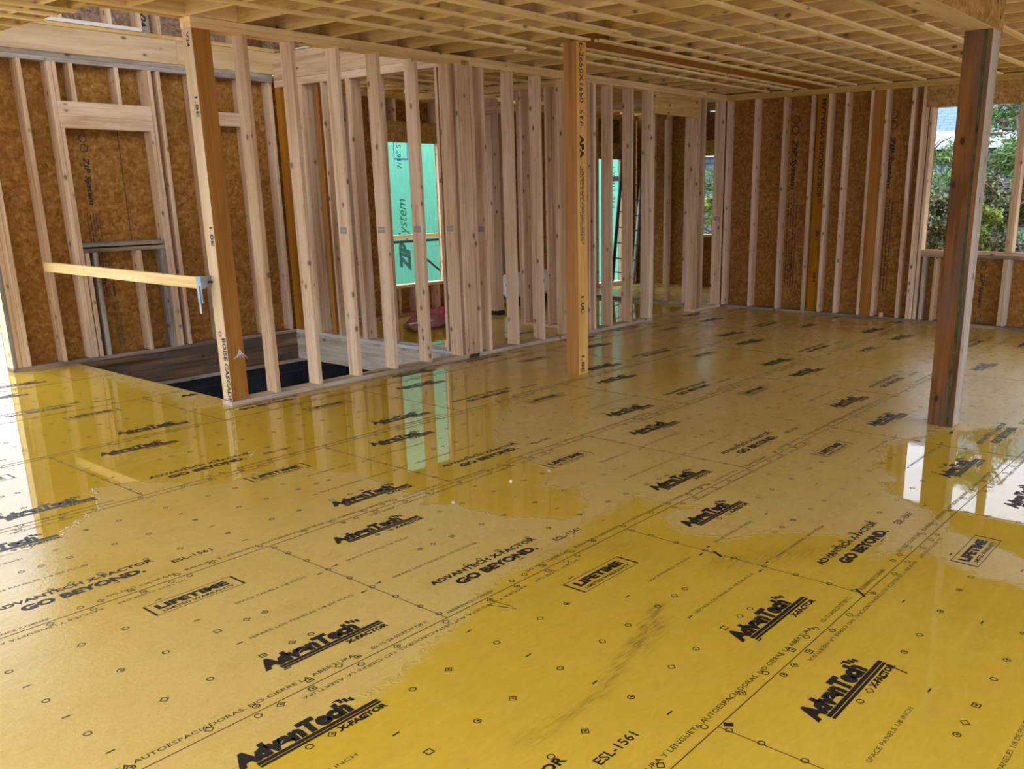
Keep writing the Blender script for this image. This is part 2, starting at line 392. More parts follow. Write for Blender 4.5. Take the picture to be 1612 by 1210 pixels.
mt, nt, b = newmat('yellow_subfloor_board'); tc = N(nt, 'ShaderNodeTexCoord').outputs['Object']
sd = N(nt, 'ShaderNodeAttribute', attribute_name='wet').outputs['Fac']; se = N(nt, 'ShaderNodeAttribute', attribute_name='semi').outputs['Fac']
di = N(nt, 'ShaderNodeAttribute', attribute_name='dirt').outputs['Fac']
edge = mth(nt, 'MULTIPLY', mth(nt, 'SUBTRACT', noise(nt, tc, 13, 4, .65), .5), .16)
edge2 = mth(nt, 'MULTIPLY', mth(nt, 'SUBTRACT', noise(nt, tc, 3.1, 2), .5), .12)
dd = mth(nt, 'ADD', sd, mth(nt, 'ADD', edge, edge2))
wet = mapr(nt, dd, .006, -.006, 0, 1); wets = mapr(nt, dd, .02, -.05, 0, 1)
rim = mth(nt, 'MULTIPLY', mapr(nt, dd, .0, .012, 1, 0), mapr(nt, dd, -.012, 0, 0, 1))
# strands
def fl(sc, rotz, loc):
    mp = N(nt, 'ShaderNodeMapping'); mp.inputs[3].default_value = sc; mp.inputs[1].default_value = loc; mp.inputs[2].default_value = (0, 0, rotz)
    ad = N(nt, 'ShaderNodeVectorMath', operation='ADD'); ms = N(nt, 'ShaderNodeVectorMath', operation='SCALE'); ms.inputs['Scale'].default_value = .05
    nz = N(nt, 'ShaderNodeTexNoise', i_Scale=12.0); nt.links.new(tc, nz.inputs['Vector']); nt.links.new(nz.outputs['Color'], ms.inputs[0])
    nt.links.new(tc, ad.inputs[0]); nt.links.new(ms.outputs[0], ad.inputs[1]); nt.links.new(ad.outputs[0], mp.inputs[0])
    v = N(nt, 'ShaderNodeTexVoronoi'); v.inputs['Scale'].default_value = 1; nt.links.new(mp.outputs[0], v.inputs['Vector'])
    s_ = N(nt, 'ShaderNodeSeparateColor'); nt.links.new(v.outputs['Color'], s_.inputs[0]); return s_.outputs[0]
f1 = fl((26, 80, 1), .5, (0, 0, 0)); f2 = fl((30, 74, 1), -.6, (4, 9, 0)); fine = noise(nt, tc, 90, 3, .7); broad = noise(nt, tc, 1.3, 4, .6)
fs_ = mth(nt, 'ADD', mth(nt, 'MULTIPLY', f1, .14), mth(nt, 'ADD', mth(nt, 'MULTIPLY', f2, .12), mth(nt, 'MULTIPLY', broad, .74)))
col = ramp(nt, fs_, [(.2, (.53, .345, .030)), (.5, (.58, .385, .037)), (.8, (.63, .43, .050))])
drycol = ramp(nt, fs_, [(.2, (.545, .375, .090)), (.5, (.60, .425, .115)), (.8, (.65, .475, .15))])
col = mixc(nt, mth(nt, 'MAXIMUM', wets, mth(nt, 'MULTIPLY', se, .75)), drycol, col)
st = noise(nt, mapping(nt, tc, (.9, 2.2, 1)), 2.4, 5, .65)
col = mixc(nt, mapr(nt, st, .55, .75, 0, .22), col, (.33, .20, .05))
sp1 = noise(nt, tc, 46, 2, .5); col = mixc(nt, mapr(nt, sp1, .74, .80, 0, .6), col, (.16, .08, .02))
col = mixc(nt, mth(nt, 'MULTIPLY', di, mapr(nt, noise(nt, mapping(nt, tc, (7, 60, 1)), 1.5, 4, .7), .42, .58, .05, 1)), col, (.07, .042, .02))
nt.links.new(col, b.inputs['Base Color'])
rd = mapr(nt, noise(nt, tc, 5, 4, .7), .3, .7, .24, .34)
rd = mth(nt, 'SUBTRACT', rd, mth(nt, 'MULTIPLY', se, .18))
n_ = N(nt, 'ShaderNodeMix'); nt.links.new(wet, n_.inputs[0]); nt.links.new(rd, n_.inputs[2]); n_.inputs[3].default_value = .022
nt.links.new(n_.outputs[0], b.inputs['Roughness']); b.inputs['IOR'].default_value = 1.36
hb = mth(nt, 'ADD', mth(nt, 'MULTIPLY', fine, .6), mth(nt, 'MULTIPLY', noise(nt, tc, 28, 3, .6), 1.2))
hb = mth(nt, 'MULTIPLY', hb, mth(nt, 'SUBTRACT', 1.0, mth(nt, 'MULTIPLY', wet, .985)))
hb = mth(nt, 'ADD', hb, mth(nt, 'MULTIPLY', wet, .8))
rip = mth(nt, 'MULTIPLY', noise(nt, mapping(nt, tc, (9, 14, 1)), 1.5, 2), .07)
hb = mth(nt, 'ADD', hb, rip)
hb = mth(nt, 'ADD', hb, mth(nt, 'MULTIPLY', rim, 2.2))
bump(nt, hb, b, .55, .0016); M['floor'] = mt
fb.mats = [mt]
# prints on each panel
def panel_prints(fb, x0, y0, near):
    z = .0006; X = (1, 0, 0); Y = (0, 1, 0)
    def T(s_, u_, v_, h, w_, bold=0, shear=0, mt='ink', flip=False):
        pr = text(s_, bold, shear)
        o = (x0+u_+(w_ if flip else 0), y0+v_, z); sg = -1 if flip else 1
        px = o[0]; 
        if px < -3.2 or px > 8.95: return
        fb.ink(pr, o, (sg, 0, 0), (0, sg, 0), h, mt, w_)
    def Rk(u0, v0, u1, v1, mt='ink'):
        fb.ink(rectp(u0, v0, u1, v1), (x0, y0, z), X, Y, 1, mt)
    for u_, v_ in ((.21, .955), (1.77, .185)):
        T('AdvanTech', u_, v_+.022, .070, .41, .075, .12)
        for k in range(3): Rk(u_+.40+.016*k, v_+.080-.008*k, u_+.413+.016*k, v_+.108-.01*k)
        Rk(u_+.05, v_-.004, u_+.49, v_+.012); Rk(u_+.05, v_-.018, u_+.49, v_-.007)
        T('X-FACTOR', u_+.30, v_-.050, .025, .19, .06, .1)
    T('ADVANTECH X-FACTOR', .17, .262, .036, .66, .035); T('GO BEYOND.', .25, .178, .052, .50, .06)
    T('ESL-1561', .87, .168, .036, .19, .015)
    fb.ink(outline([(0, 0), (.39, 0), (.39, .12), (0, .12)], .010), (x0+1.75, y0+.92, z), X, Y, 1, 'ink')
    T('LIFETIME', 1.785, .972, .044, .31, .06); T('LIMITED WARRANTY', 1.79, .936, .020, .31, .02)
    if near:
        T('SPACE PANELS 1/8 INCH', .11, .765, .017, .36, 0, 0, 'faint'); T('SEPARE LOS PANELES 1/8 DE PULG.', .12, .455, .017, .50, 0, 0, 'faint')
        T('SPACE PANELS 1/8 INCH', 2.0, .765, .017, .33, 0, 0, 'faint'); T('SEPARE LOS PANELES 1/8 DE PULG.', 1.87, .455, .017, .48, 0, 0, 'faint')
        T('RANURA Y LENGUETA AUTOESPACIADORAS, NO CIERRE LA ABERTURA', .86, .042, .020, 1.17, 0, 0, 'ink')
        T('DO NOT CLOSE GAP.', .52, .042, .020, .30, 0, 0, 'ink'); T('02-15-24 02:37:37 EM C', 2.10, .03, .019, .27, 0, 0, 'ink')
        T('REFERENCE CORNER', .03, .022, .019, .26, 0, 0, 'ink')
        T('RANURA Y LENGUETA AUTOESPACIADORAS, NO CIERRE LA ABERTURA', .55, 1.165, .018, 1.1, 0, 0, 'faint', True)
        T('DO NOT CLOSE GAP.', 1.7, 1.165, .018, .3, 0, 0, 'faint', True)
    else:
        Rk(.6, .045, 2.3, .052, 'faint')
    us = {0: .0, .4064: 1, .4877: 2, .6096: 3, .8128: 1, .9754: 2, 1.2192: 1, 1.463: 2, 1.6256: 1, 1.8288: 3, 1.9507: 2, 2.032: 1}
    vsr = (.033, .31, .612, .915, 1.185)
    for v_ in vsr:
        for u_, k in us.items():
            if u_ == 0: continue
            if 1.74 < u_ < 2.14 and v_ > .9 and v_ < 1: continue
            if .2 < u_ < .9 and v_ == .31: pass
            pr = {1: CI, 2: DI, 3: SQ}[k]; fb.ink(pr, (x0+u_, y0+v_, z), X, Y, .0135 if near else .015, 'ink')
            if near and R.random() < .35: fb.ink(DOT, (x0+u_+.002, y0+v_, z), X, Y, .005, 'ink')
    for v_ in (.05, .16, .31, .46, .61, .76, .92, 1.06, 1.17):
        fb.ink(CI, (x0+.004, y0+v_, z+.0003), X, Y, .013, 'ink')
    for v_ in (.46, .76):
        fb.ink(([(0, -.006), (.035, 0), (0, .006)], [[0, 1, 2]], 1), (x0-.06, y0+v_-.01, z), X, Y, 1, 'ink')
        fb.ink(([(0, 0), (.035, -.006), (.035, .006)], [[0, 1, 2]], 1), (x0+.025, y0+v_+.01, z), X, Y, 1, 'ink')
    for v_ in (.16, .46, .76, 1.06):
        for u_ in (.6096, 1.2192, 1.8288): Rk(u_-.014, v_-.003, u_+.014, v_+.003)
for row in range(-3, 7):
    y0 = row*PW
    for j in range(-3, 5):
        x0 = joint_off(row)+j*PL
        if x0+PL < -2.4 or x0 > 8.9: continue
        if y0 > 5 and x0 > .9: continue
        if row == 4 and x0 > 1.0 and x0 > 0 and y0+PW > 5.2 and x0 > 8: continue
        if x0 > 3 and y0 < -1.5: continue
        panel_prints(fb, x0, y0, x0 < 2.6 and -1.5 < y0 < 3)
for k in range(-2, 7):   # seams
    fb.box(-3.4, 8.98, k*PW-.0017, k*PW+.0017, .0002, .0009, 'faint', cham=0)
for row in range(-2, 7):
    for j in range(-1, 4):
        x0 = joint_off(row)+j*PL
        if 8.9 > x0 > -3.4 and not (row >= 4 and x0 > HX0): fb.box(x0-.0016, x0+.0016, row*PW, min((row+1)*PW, YL), .0002, .0008, 'faint', cham=0)
        if row >= 4 and x0 > 4.3 and x0 < 8.9: fb.box(x0-.0016, x0+.0016, max(row*PW, YS+.2), min((row+1)*PW, YL), .0002, .0008, 'faint', cham=0)
# open V at joints, scratches and small dark debris marks
for (x, y, a, l, w_) in ((.68, -.31, -1.75, .085, .006), (.2, 1.10, -1.2, .12, .004), (.22, 1.12, -1.45, .10, .003), (1.19, .69, -2.1, .075, .012), (1.19, .02, -2.3, .08, .010),
                         (2.1, -.25, -.7, .2, .0), (-.9, .2, .5, .03, .004), (.03, -.02, -1.0, .03, .02), (3.98, .5, .1, .06, .02), (3.95, .62, 2.2, .06, .01), (3.2, .3, .4, .03, .02)):
    if w_: fb.ink(rectp(-l/2, -w_/2, l/2, w_/2), (x, y, .0012), (math.cos(a), math.sin(a), 0), (-math.sin(a), math.cos(a), 0), 1, 'ink')
# pointed ends of the prints must not lie over the hole or the plate
nm = [(v, i) for i, v in enumerate(fb.v)]
drop = set()
for i, v in enumerate(fb.v[nfl:], nfl):
    if (HX0-.01 < v[0] and v[1] > YS-.02 and v[0] < HX1) or v[1] > YL or v[0] > 8.985: drop.add(i)
ff, mm = [], []
for f, mi_ in zip(fb.f, fb.mi):
    if f[0] < nfl or not any(i in drop for i in f): ff.append(f); mm.append(mi_)
fb.f, fb.mi = ff, mm
floor = fb.build('floor', kind='structure', label='wet yellow strand-board subfloor panels printed with black stencil marks')
allP = np.array([(v[0], v[1]) for v in fb.v])
for nm_, fn in (('wet', sds), ('semi', semi), ('dirt', dirt)):
    at = floor.data.attributes.new(nm_, 'FLOAT', 'POINT'); at.data.foreach_set('value', fn(allP).astype(np.float32))
# decking thickness at the stair edge, joists of the ground floor hidden below
deck = MB(); deck.box(-3.4, HX0, -3.4, YL+.14, -.026, -.002, 'plate', cham=0).box(HX0, 11.3, -3.4, HY0, -.026, -.002, 'plate', cham=0).box(HX1, 11.3, HY0, YL+.14, -.026, -.002, 'plate', cham=0)
deck.build('subfloor_edge', parent=floor)
for nm_, a, mm_ in (('stair_rim_board', (HX0-.04, HX0, HY0, HY1, -.31, -.027), 'wet'), ('stair_rim_board', (HX1, HX1+.04, HY0, HY1, -.31, -.027), 'plate'), ('stair_rim_board', (HX0, HX1+.12, YL, YL+.04, -.31, -.002), 'stain'), ('stair_rim_board', (HX0, HX1, HY0-.045, HY0, -.31, -.027), 'wet')):
    MB().box(*a, mt=mm_).build(nm_, parent=floor)
MB().box(HX0, HX1+.12, YL-.02, YL+.1, -.35, -.31, 'wet').build('sill_board', parent=floor)
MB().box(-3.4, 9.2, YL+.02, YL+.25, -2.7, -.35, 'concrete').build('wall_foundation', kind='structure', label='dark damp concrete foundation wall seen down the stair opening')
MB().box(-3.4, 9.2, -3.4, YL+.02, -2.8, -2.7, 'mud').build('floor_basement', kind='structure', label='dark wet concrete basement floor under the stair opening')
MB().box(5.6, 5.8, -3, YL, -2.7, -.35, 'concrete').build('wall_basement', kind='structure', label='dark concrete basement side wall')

ORD = ['first', 'second', 'third', 'fourth', 'fifth', 'sixth', 'seventh', 'eighth', 'ninth', 'tenth', 'eleventh', 'twelfth', 'thirteenth', 'fourteenth', 'fifteenth', 'sixteenth', 'seventeenth', 'eighteenth', 'nineteenth', 'twentieth', 'twenty-first', 'twenty-second', 'twenty-third', 'twenty-fourth', 'twenty-fifth', 'twenty-sixth', 'twenty-seventh', 'twenty-eighth', 'twenty-ninth', 'thirtieth', 'thirty-first']

# ------------------------------------------------------------------ LONG FRONT PARTITION (plane Y = YS)
G = 'studs of the long partition beside the stair opening'
ST6 = [(1.91, 1), (2.315, 1), (2.735, 1), (3.145, 1), (3.56, 1), (3.97, 1), (4.05, 0), (4.385, 1), (4.795, 1), (5.21, 1), (5.62, 1), (6.025, 0), (6.125, 0), (6.44, 1), (6.845, 1)]
D = {0: 'knotty pale pine stud, first to the right of the amber corner post', 1: 'pale pine stud second to the right of the amber corner post, dark stair opening behind',
     2: 'pine stud third to the right of the amber corner post, large knots low down', 3: 'pine stud fourth from the amber corner post, just left of the green window view',
     4: 'pine stud standing in front of the window onto green sheathing', 5: 'pine stud just right of the window onto green sheathing', 6: 'narrow-edged pine stud tight against the wide flat stud of the partition',
     7: 'pine stud immediately right of the wide flat stud', 8: 'second pine stud right of the wide flat stud', 9: 'third pine stud right of the wide flat stud',
     10: 'pine stud half hidden behind the left side of the free-standing middle post', 11: 'left one of two close studs just right of the middle post', 12: 'right one of two close studs just right of the middle post',
     13: 'pine stud left of the narrow green glimpse right of the middle post', 14: 'second stud left of the inner doorway, ladder visible beside it'}
def marks(b_, x, y0, y1, z, seed):
    """small grade stamp across the wide face"""
    r_ = random.Random(seed)
    for k in range(2):
        for q in range(5): b_.ink(rectp(q*.019, 0, q*.019+.016, .026), (x-.0006, y1-.024, z+.029*k+r_.uniform(-.001, .001)), (0, -1, 0), (0, 0, 1), 1, 'stamp')
for i, (xr, st_) in enumerate(ST6):
    ex = (lambda i_: (lambda b_: marks(b_, ST6[i_][0]-.038, YS, YS+T6, 1.28-.01*i_, i_)))(i) if i in (2, 3, 4, 5, 7) else None
    lum('wall_stud', xr-.038, xr, YS, YS+T6, .038, HH, 'spf', D[i], 'stud', G, extra=ex)
lum('flat_wall_stud', 4.055, 4.195, YS+.004, YS+.042, .0, HH, 'spf', 'wide flat pine stud facing the room where the stair wall meets the partition', 'stud', G)
lum('wall_stud', 4.20, 4.238, YS, YS+T6, .038, HH, 'spf', 'pine stud hard against the right edge of the wide flat stud', 'stud', G)
lum('king_stud', 7.21, 7.248, YS, YS+T6, .038, HH, 'spf', 'tall pine stud at the left side of the inner doorway', 'stud', G)
lum('jack_stud', 7.25, 7.288, YS, YS+T6, .038, 2.478, 'spf', 'shorter pine stud under the left end of the doorway header', 'stud', G)
lum('jack_stud', 8.262, 8.30, YS, YS+T6, .038, 2.478, 'spf', 'shorter pine stud under the right end of the doorway header', 'stud', G)
lum('king_stud', 8.302, 8.34, YS, YS+T6, .038, HH, 'spf', 'tall pine stud at the right side of the inner doorway', 'stud', G)
lum('wall_stud', 8.44, 8.478, YS, YS+T6, .038, HH, 'spf', 'pine stud between the doorway and the slit view of garden', 'stud', G)
lum('wall_stud', 8.93, 8.968, YS, YS+T6, .038, HH, 'spf', 'pine stud in the inner corner of the partition and the right-hand wall', 'stud', G, extra=lambda b_: marks(b_, 8.93, YS, YS+T6, 1.18, 33))
lum('door_header', 7.25, 8.30, YS, YS+.09, 2.478, HH-.001, 'joist', 'pale flat header board above the inner doorway', 'header')
# plates
lum('bottom_plate', 1.47, 7.288, YS, YS+T6, 0.0, .037, 'plate', 'long damp bottom plate under the front partition studs', 'plate')
lum('bottom_plate', 8.262, 8.985, YS, YS+T6, 0.0, .037, 'spf', 'short bottom plate right of the inner doorway', 'plate')
lum('sill_gasket', 4.06, 4.19, YS-.004, YS-.001, .002, .036, 'darksteel', 'dark strap patch on the plate under the wide flat stud', 'metal strap')
lum('top_plate', 1.478, 4.10, YS, YS+T6, HH, HH+T1, 'plates', 'lower top plate of the partition, left length over the stair studs', 'plate')
lum('top_plate', 4.20, 8.985, YS, YS+T6, HH, HH+T1, 'plates', 'lower top plate of the partition, right length up to the corner', 'plate')
lum('flush_header', -3.0, 1.90, YS+.002, YS+.09, JZ0+.002, JZ1-.001, 'plates', 'pale flush header in the ceiling left of the amber corner post', 'beam')
lum('top_plate', 1.478, 4.235, YS, YS+T6, HH+T1+.0005, HH+2*T1, 'plates', 'upper top plate of the partition, left length over the stair studs', 'plate')
lum('top_plate', 4.24, 8.985, YS, YS+T6, HH+T1+.0005, HH+2*T1, 'plates', 'upper top plate of the partition, right length up to the corner', 'plate')

# ------------------------------------------------------------------ POSTS
def zip_text(b_, x, y, z, xd, yd, k=1.0):
    """emblem and sheathing wording printed down an inner face"""
    b_.ink(CI, (x, y, z), xd, yd, .045*k, 'faint'); X_ = Vector(xd); b_.ink(CI, Vector((x, y, z))+X_*.10*k, xd, yd, .045*k, 'faint')
    b_.ink(text('ZIP System', .03, .2), Vector((x, y, z))+X_*.19*k-Vector(yd)*.025*k, xd, yd, .058*k, 'postink', .5*k)
    for q in range(5):
        greek(b_, Vector((x, y, z))+X_*.78*k+Vector(yd)*(.045-.03*q)*k, xd, yd, .9*k, .018*k, 'postink' if q % 2 else 'faint', q+int(x*10))
    b_.ink(CI, Vector((x, y, z))+X_*1.5*k, xd, yd, .04*k, 'faint')
# left corner post: pale printed edge towards the left, amber face towards the room
def pl(b_):
    dn = (0, 0, -1); lat = (0, -1, 0); x = 1.4785
    b_.ink(CI, (x, YS+.075, .56), dn, lat, .022, 'postink')
    b_.ink(text('BOISE CASCADE', .03), (x, YS+.058, .53), dn, lat, .05, 'postink', .50)
    b_.ink(text('1.8E', .02), (x, YS+.055, 2.27), dn, lat, .04, 'postink', .14); b_.ink(text('1.8E', .02), (x, YS+.055, 1.36), dn, lat, .04, 'postink', .14)
    b_.ink(text('V24', .02), (x, YS+.075, 2.70), dn, lat, .035, 'postink', .10)
lum('corner_post', 1.48, 1.62, YS, YS+.135, .039, HH, 'lvl', 'amber laminated post at the stair corner, black lettering on its pale left edge', 'post', fm={'-x': 'lvl_edge'}, extra=pl)
# small torn wrap on the post
tw = MB()
for a in range(5):
    tw.tube([(1.56+.004*a, YS-.004, .40+.01*a), (1.545+.012*a, YS-.016, .385+.004*a), (1.52+.03*a, YS-.006, .37-.003*a)], [.002, .0035, .001], 'white', 5)
tw.build('plastic_scrap', origin=(1.56, YS-.005, .37), label='torn white plastic scrap stapled low on the amber corner post', cat='scrap')
# middle post
def pm(b_):
    dn = (0, 0, -1); lat = (-1, 0, 0); y = 3.7465; lx = 4.115
    b_.ink(text('E-2650X1660', .02), (lx, y, 2.70), dn, (1, 0, 0), .052, 'postink', .52) if 0 else None
    def V(s_, z, h, w_, bd=.02): b_.ink(text(s_, bd), (4.055, y, z), dn, (1, 0, 0), h, 'postink', w_)
    V('E-2650X1660', 2.765, .055, .46, .01); V('SYP', 2.25, .05, .13, .01); V('APA', 2.05, .055, .19, .05)
    for q in range(3): greek(b_, (4.05+.022*q, y, 1.80-.02*q), dn, (1, 0, 0), .62, .017, 'postink', 60+q)
    V('1.8E', .70, .045, .15, .02); V('1.8E', .17, .045, .15, .02)
lum('middle_post', 4.015, 4.150, 3.747, 3.885, .0, 2.779, 'lvl', 'free-standing yellow laminated post in mid-floor, printed down its right face', 'post', fm={'-y': 'syp'}, extra=pm)
# right post (three plies, dark treated)
pr = empty('right_post', (4.21, .62, 0), 'dark brown treated timber post with a green seam standing at right on the wet floor', 'post')
MB().box(4.120, 4.295, .583, .708, 0.0, 2.545, 'treated').build('post_ply', parent=pr, origin=(4.2, .64, 0))
MB().box(4.1205, 4.2945,   .5675, .5825, 0.0, 2.545, 'sealg', cham=0).build('seam', parent=pr, origin=(4.2, .57, 0), label='green stained seam between the plies')
MB().box(4.120, 4.295, .537, .567, 0.0, 2.545, 'treated', {'-y': 'treated_edge'}).build('post_ply', parent=pr, origin=(4.2, .55, 0), label='grey-brown outer ply')
# dropped beam
bm_ = MB().box(-3.0, 4.33, .535, .7, 2.5455, 2.797, 'plywood', {'+x': 'osbh', '-y': 'osbh', '-z': 'plywood'})
for px, py in ((4.15, 2.70), (4.24, 2.62)): bm_.ink(DOT, (px, .5345, py), (1, 0, 0), (0, 0, 1), .013, 'postink')
bm_.build('dropped_beam', origin=(.6, .62, 2.55), label='deep pale wooden beam resting on the dark right-hand post', cat='beam')
lum('flush_beam', 4.155, XB, 3.69, 3.925, 2.7805, JZ1, 'lvl', 'amber laminated beam set flush among the joists, running from the middle post', 'beam')

# ------------------------------------------------------------------ RIGHT-HAND END WALL (plane X = XB)
WB = empty('wall_right', (XB, 2.5, 0), 'right-hand outer wall of brown strand board behind pine studs', kind='structure')
def sheet(parent, name, boxes, texts=(), mt='osb'):
    b_ = MB()
    for a in boxes: b_.box(*a, mt=mt, cham=0)
    for t in texts: zip_text(b_, *t)
    return b_.build(name, parent=parent)
XO = XB+T6
sheet(WB, 'sheathing', [(XO, XO+.012, 2.445, 5.30, -.03, 2.85), (XO, XO+.012, -3.4, 2.445, -.03, .80), (XO, XO+.012, -3.4, 2.445, 2.55, 2.85)],
      [(XO-.0008, hit(1252, 215, 'X', XO)[1], 2.45, (0, 0, -1), (0, -1, 0), 1.25), (XO-.0008, hit(1405, 210, 'X', XO)[1], 2.45, (0, 0, -1), (0, -1, 0), 1.25), (XO-.0008, hit(1549, 415, 'X', XO)[1], .77, (0, 0, -1), (0, -1, 0), .8)])
lum('bottom_plate', XB, XO-.001, -3.4, 5.165, 0, .037, 'wet', 'damp bottom plate along the right-hand wall', 'plate')
lum('top_plate', XB, XO, -3.4, 5.30, HH, HH+T1, 'joist', 'lower top plate along the right-hand wall', 'plate')
lum('top_plate', XB, XO, -3.4, 5.30, HH+T1+.0005, HH+2*T1, 'joist', 'upper top plate along the right-hand wall', 'plate')
GB = 'studs of the right-hand wall'
BW = [(5.160, 'pine stud at the left corner of the right-hand wall'), (4.750, 'second stud of the right-hand wall from its left corner'), (4.342, 'third stud of the right-hand wall, left of a column of black print'),
      (3.960, 'pine stud just left of the amber stud printed with black capitals'), (3.735, 'pine stud just right of the amber stud printed with black capitals'),
      (3.515, 'pine stud midway along the right-hand wall between its two amber studs'), (3.200, 'pine stud tight against the left of the plain amber stud'), (3.018, 'pine stud tight against the right of the plain amber stud'),
      (2.705, 'single pine stud left of the double studs at the window'), (2.575, 'outer pine stud left of the window, full height')]
for y, lb in BW: lum('wall_stud', XB, XO-.001, y-.038, y, .038, HH, 'spf', lb, 'stud', GB)
lum('jack_stud', XB, XO-.001, 2.497, 2.535, .038, 2.49, 'spf', 'inner pine stud under the left end of the window header', 'stud', GB)
lum('jack_stud', XB, XO-.001, 2.447, 2.485, .038, 2.49, 'spf', 'pine stud forming the left side of the window opening', 'stud', GB, fm={'-y': 'spf'})
def pb(b_):
    b_.ink(CI, (XB+.0455, 3.80, 1.44), (0, 0, 1), (0, 1, 0), .03, 'postink')
    b_.ink(text('BOISE CASCADE VERSA-LAM', .03), (XB+.0455, 3.788, 1.50), (0, 0, 1), (0, 1, 0), .055, 'postink', 1.17)
    for z in (.95, .42): b_.ink(text('1.8E', .02), (XB+.0455, 3.785, z), (0, 0, 1), (0, 1, 0), .045, 'postink', .13)
lum('laminated_stud', XB+.046, XO-.001, 3.745, 3.9, .038, HH, 'lvl', 'amber laminated stud in the right-hand wall with black capitals up it', 'stud', GB, extra=pb)
lum('laminated_stud', XB+.004, XO-.001, 3.022, 3.158, .038, HH, 'lvl', 'plain amber laminated stud between two pine studs in the right-hand wall', 'stud', GB)
lum('window_header', XB+.01, XO, -3.0, 2.535, 2.49, HH-.001, 'osbh', 'deep strand-board header over the right-hand windows', 'header')
lum('window_sill', XB, XO, -3.0, 2.447-.001, .837, .875, 'spf', 'upper board of the rough sill under the right-hand windows', 'sill board')
lum('window_sill', XB, XO, -3.0, 2.447-.001, .797, .836, 'wet', 'lower board of the rough sill under the right-hand windows', 'sill board')
lum('mullion_stud', XB, XO, 1.472, 1.51, .876, 2.49, 'spf', 'left board of the post between the two right-hand windows', 'stud', GB)
lum('mullion_stud', XB, XO, 1.433, 1.471, .876, 2.49, 'spf', 'right board of the post between the two right-hand windows', 'stud', GB)
lum('cripple_stud', XB, XO-.001, 2.38, 2.418, .038, .797, 'plate', 'greyish short stud under the left end of the window sill', 'stud', 'short studs below the right-hand windows')
lum('cripple_stud', XB, XO-.001, 2.245, 2.283, .038, .797, 'spf', 'clean short stud under the sill, left of the dark post', 'stud', 'short studs below the right-hand windows')
lum('cripple_stud', XB, XO-.001, 1.472, 1.51, .038, .797, 'spf', 'left of a pair of short studs below the window mullion', 'stud', 'short studs below the right-hand windows')
lum('cripple_stud', XB, XO-.001, 1.433, 1.471, .038, .797, 'plate', 'right of a pair of short studs below the window mullion', 'stud', 'short studs below the right-hand windows')
for y in (.35, -.6, -1.8): lum('wall_stud', XB, XO-.001, y-.038, y, .876, 2.49, 'spf', 'pine stud of the right-hand wall beyond the picture edge', 'stud', GB)
lum('block_offcut', XB-.0, XB+.035, 2.86, 2.90, .0375, .09, 'spf', 'tiny pine offcut on the bottom plate of the right-hand wall', 'offcut')

# ------------------------------------------------------------------ LEFT / BACK OUTER WALL (plane Y = YL)
WL = empty('wall_left', (5, YL, 0), 'far outer wall of brown strand board behind pine studs', kind='structure')
YO = YL+T6
sheet(WL, 'sheathing', [(1.0, 5.6, YO, YO+.012, -.03, 2.86), (5.6, 6.55, YO, YO+.012, -.03, .40), (5.6, 6.55, YO, YO+.012, 2.21, 2.86), (6.55, 10.0, YO, YO+.012, -.03, 2.86), (10.0, 10.75, YO, YO+.012, 2.09, 2.86), (10.75, 11.4, YO, YO+.012, -.03, 2.86)],
      [(hit(128, 205, 'Y', YO)[0], YO-.0008, 2.12, (0, 0, -1), (1, 0, 0), .9), (hit(178, 440, 'Y', YO)[0], YO-.0008, .95, (0, 0, -1), (1, 0, 0), .5)])
xs_ = hit(190, 250, 'Y', YO)[0]
MB().box(xs_-.003, xs_+.003, YO-.0012, YO-.0002, 1.1, 2.3, 'postink', cham=0).build('sheet_gap', parent=WL)
lum('bottom_plate', 1.0, HX1, YL+.002, YO-.001, 0, .037, 'wet', 'stained grey bottom plate of the far left wall above the stair opening', 'plate')
lum('bottom_plate', 4.2, 10.0, YL, YO-.001, 0, .037, 'spf', 'bottom plate of the far wall beyond the stair wall', 'plate')
lum('top_plate', .2, 4.05, YL, YO, 2.776, 2.816, 'grey', 'lower grey weathered top plate of the far left wall', 'plate')
lum('top_plate', .2, 4.05, YL, YO, 2.817, 2.858, 'grey', 'upper grey weathered top plate of the far left wall', 'plate')
lum('top_plate', 4.2, 11.1, YL, YO-.001, HH, HH+2*T1, 'joist', 'top plate of the far wall over the green window view', 'plate')
GL = 'studs of the far left wall'
LS = [(1.0, 'grey', 'weathered end board of the far left wall beside the open side'), (1.040, 'spf', 'second board of the built-up end of the far left wall'), (1.080, 'spf', 'third board of the built-up end of the far left wall'), (1.120, 'spf', 'fourth board of the built-up end of the far left wall'),
      (1.445, 'spf', 'single pine stud behind the left end of the guard rail'), (1.700, 'spf', 'full-height stud at the left of the boarded window frame'),
      (2.632, 'spf', 'full-height stud at the right of the boarded window frame'), (2.722, 'spf', 'pine stud right of the boarded window frame'), (3.07, 'spf', 'pine stud of the far left wall hidden partly by the amber corner post'),
      (3.63, 'spf', 'pine stud of the far left wall right of the short second header'), (3.99, 'spf', 'pine stud in the stair corner of the far left wall')]
for x, mt_, lb in LS:
    lum('wall_stud', x, x+.038, YL, YO-.001, .038, 2.776, mt_, lb, 'stud', GL, fm={'-x': 'strap'} if x == 1.0 else None)  # yellow colour on the end board's outer side stands in for daylight there
GW = 'boarded window framing in the far left wall'
lum('jack_stud', 1.740, 1.778, YL, YO-.001, .038, 2.20, 'spf', 'stud carrying the left end of the boarded window header', 'stud', GW)
lum('jack_stud', 2.592, 2.630, YL, YO-.001, .038, 2.20, 'spf', 'stud carrying the right end of the boarded window header', 'stud', GW)
lum('window_header', 1.740, 2.630, YL+.001, YL+.04, 2.20, 2.44, 'spf', 'pale board header of the boarded window in the far left wall', 'header')
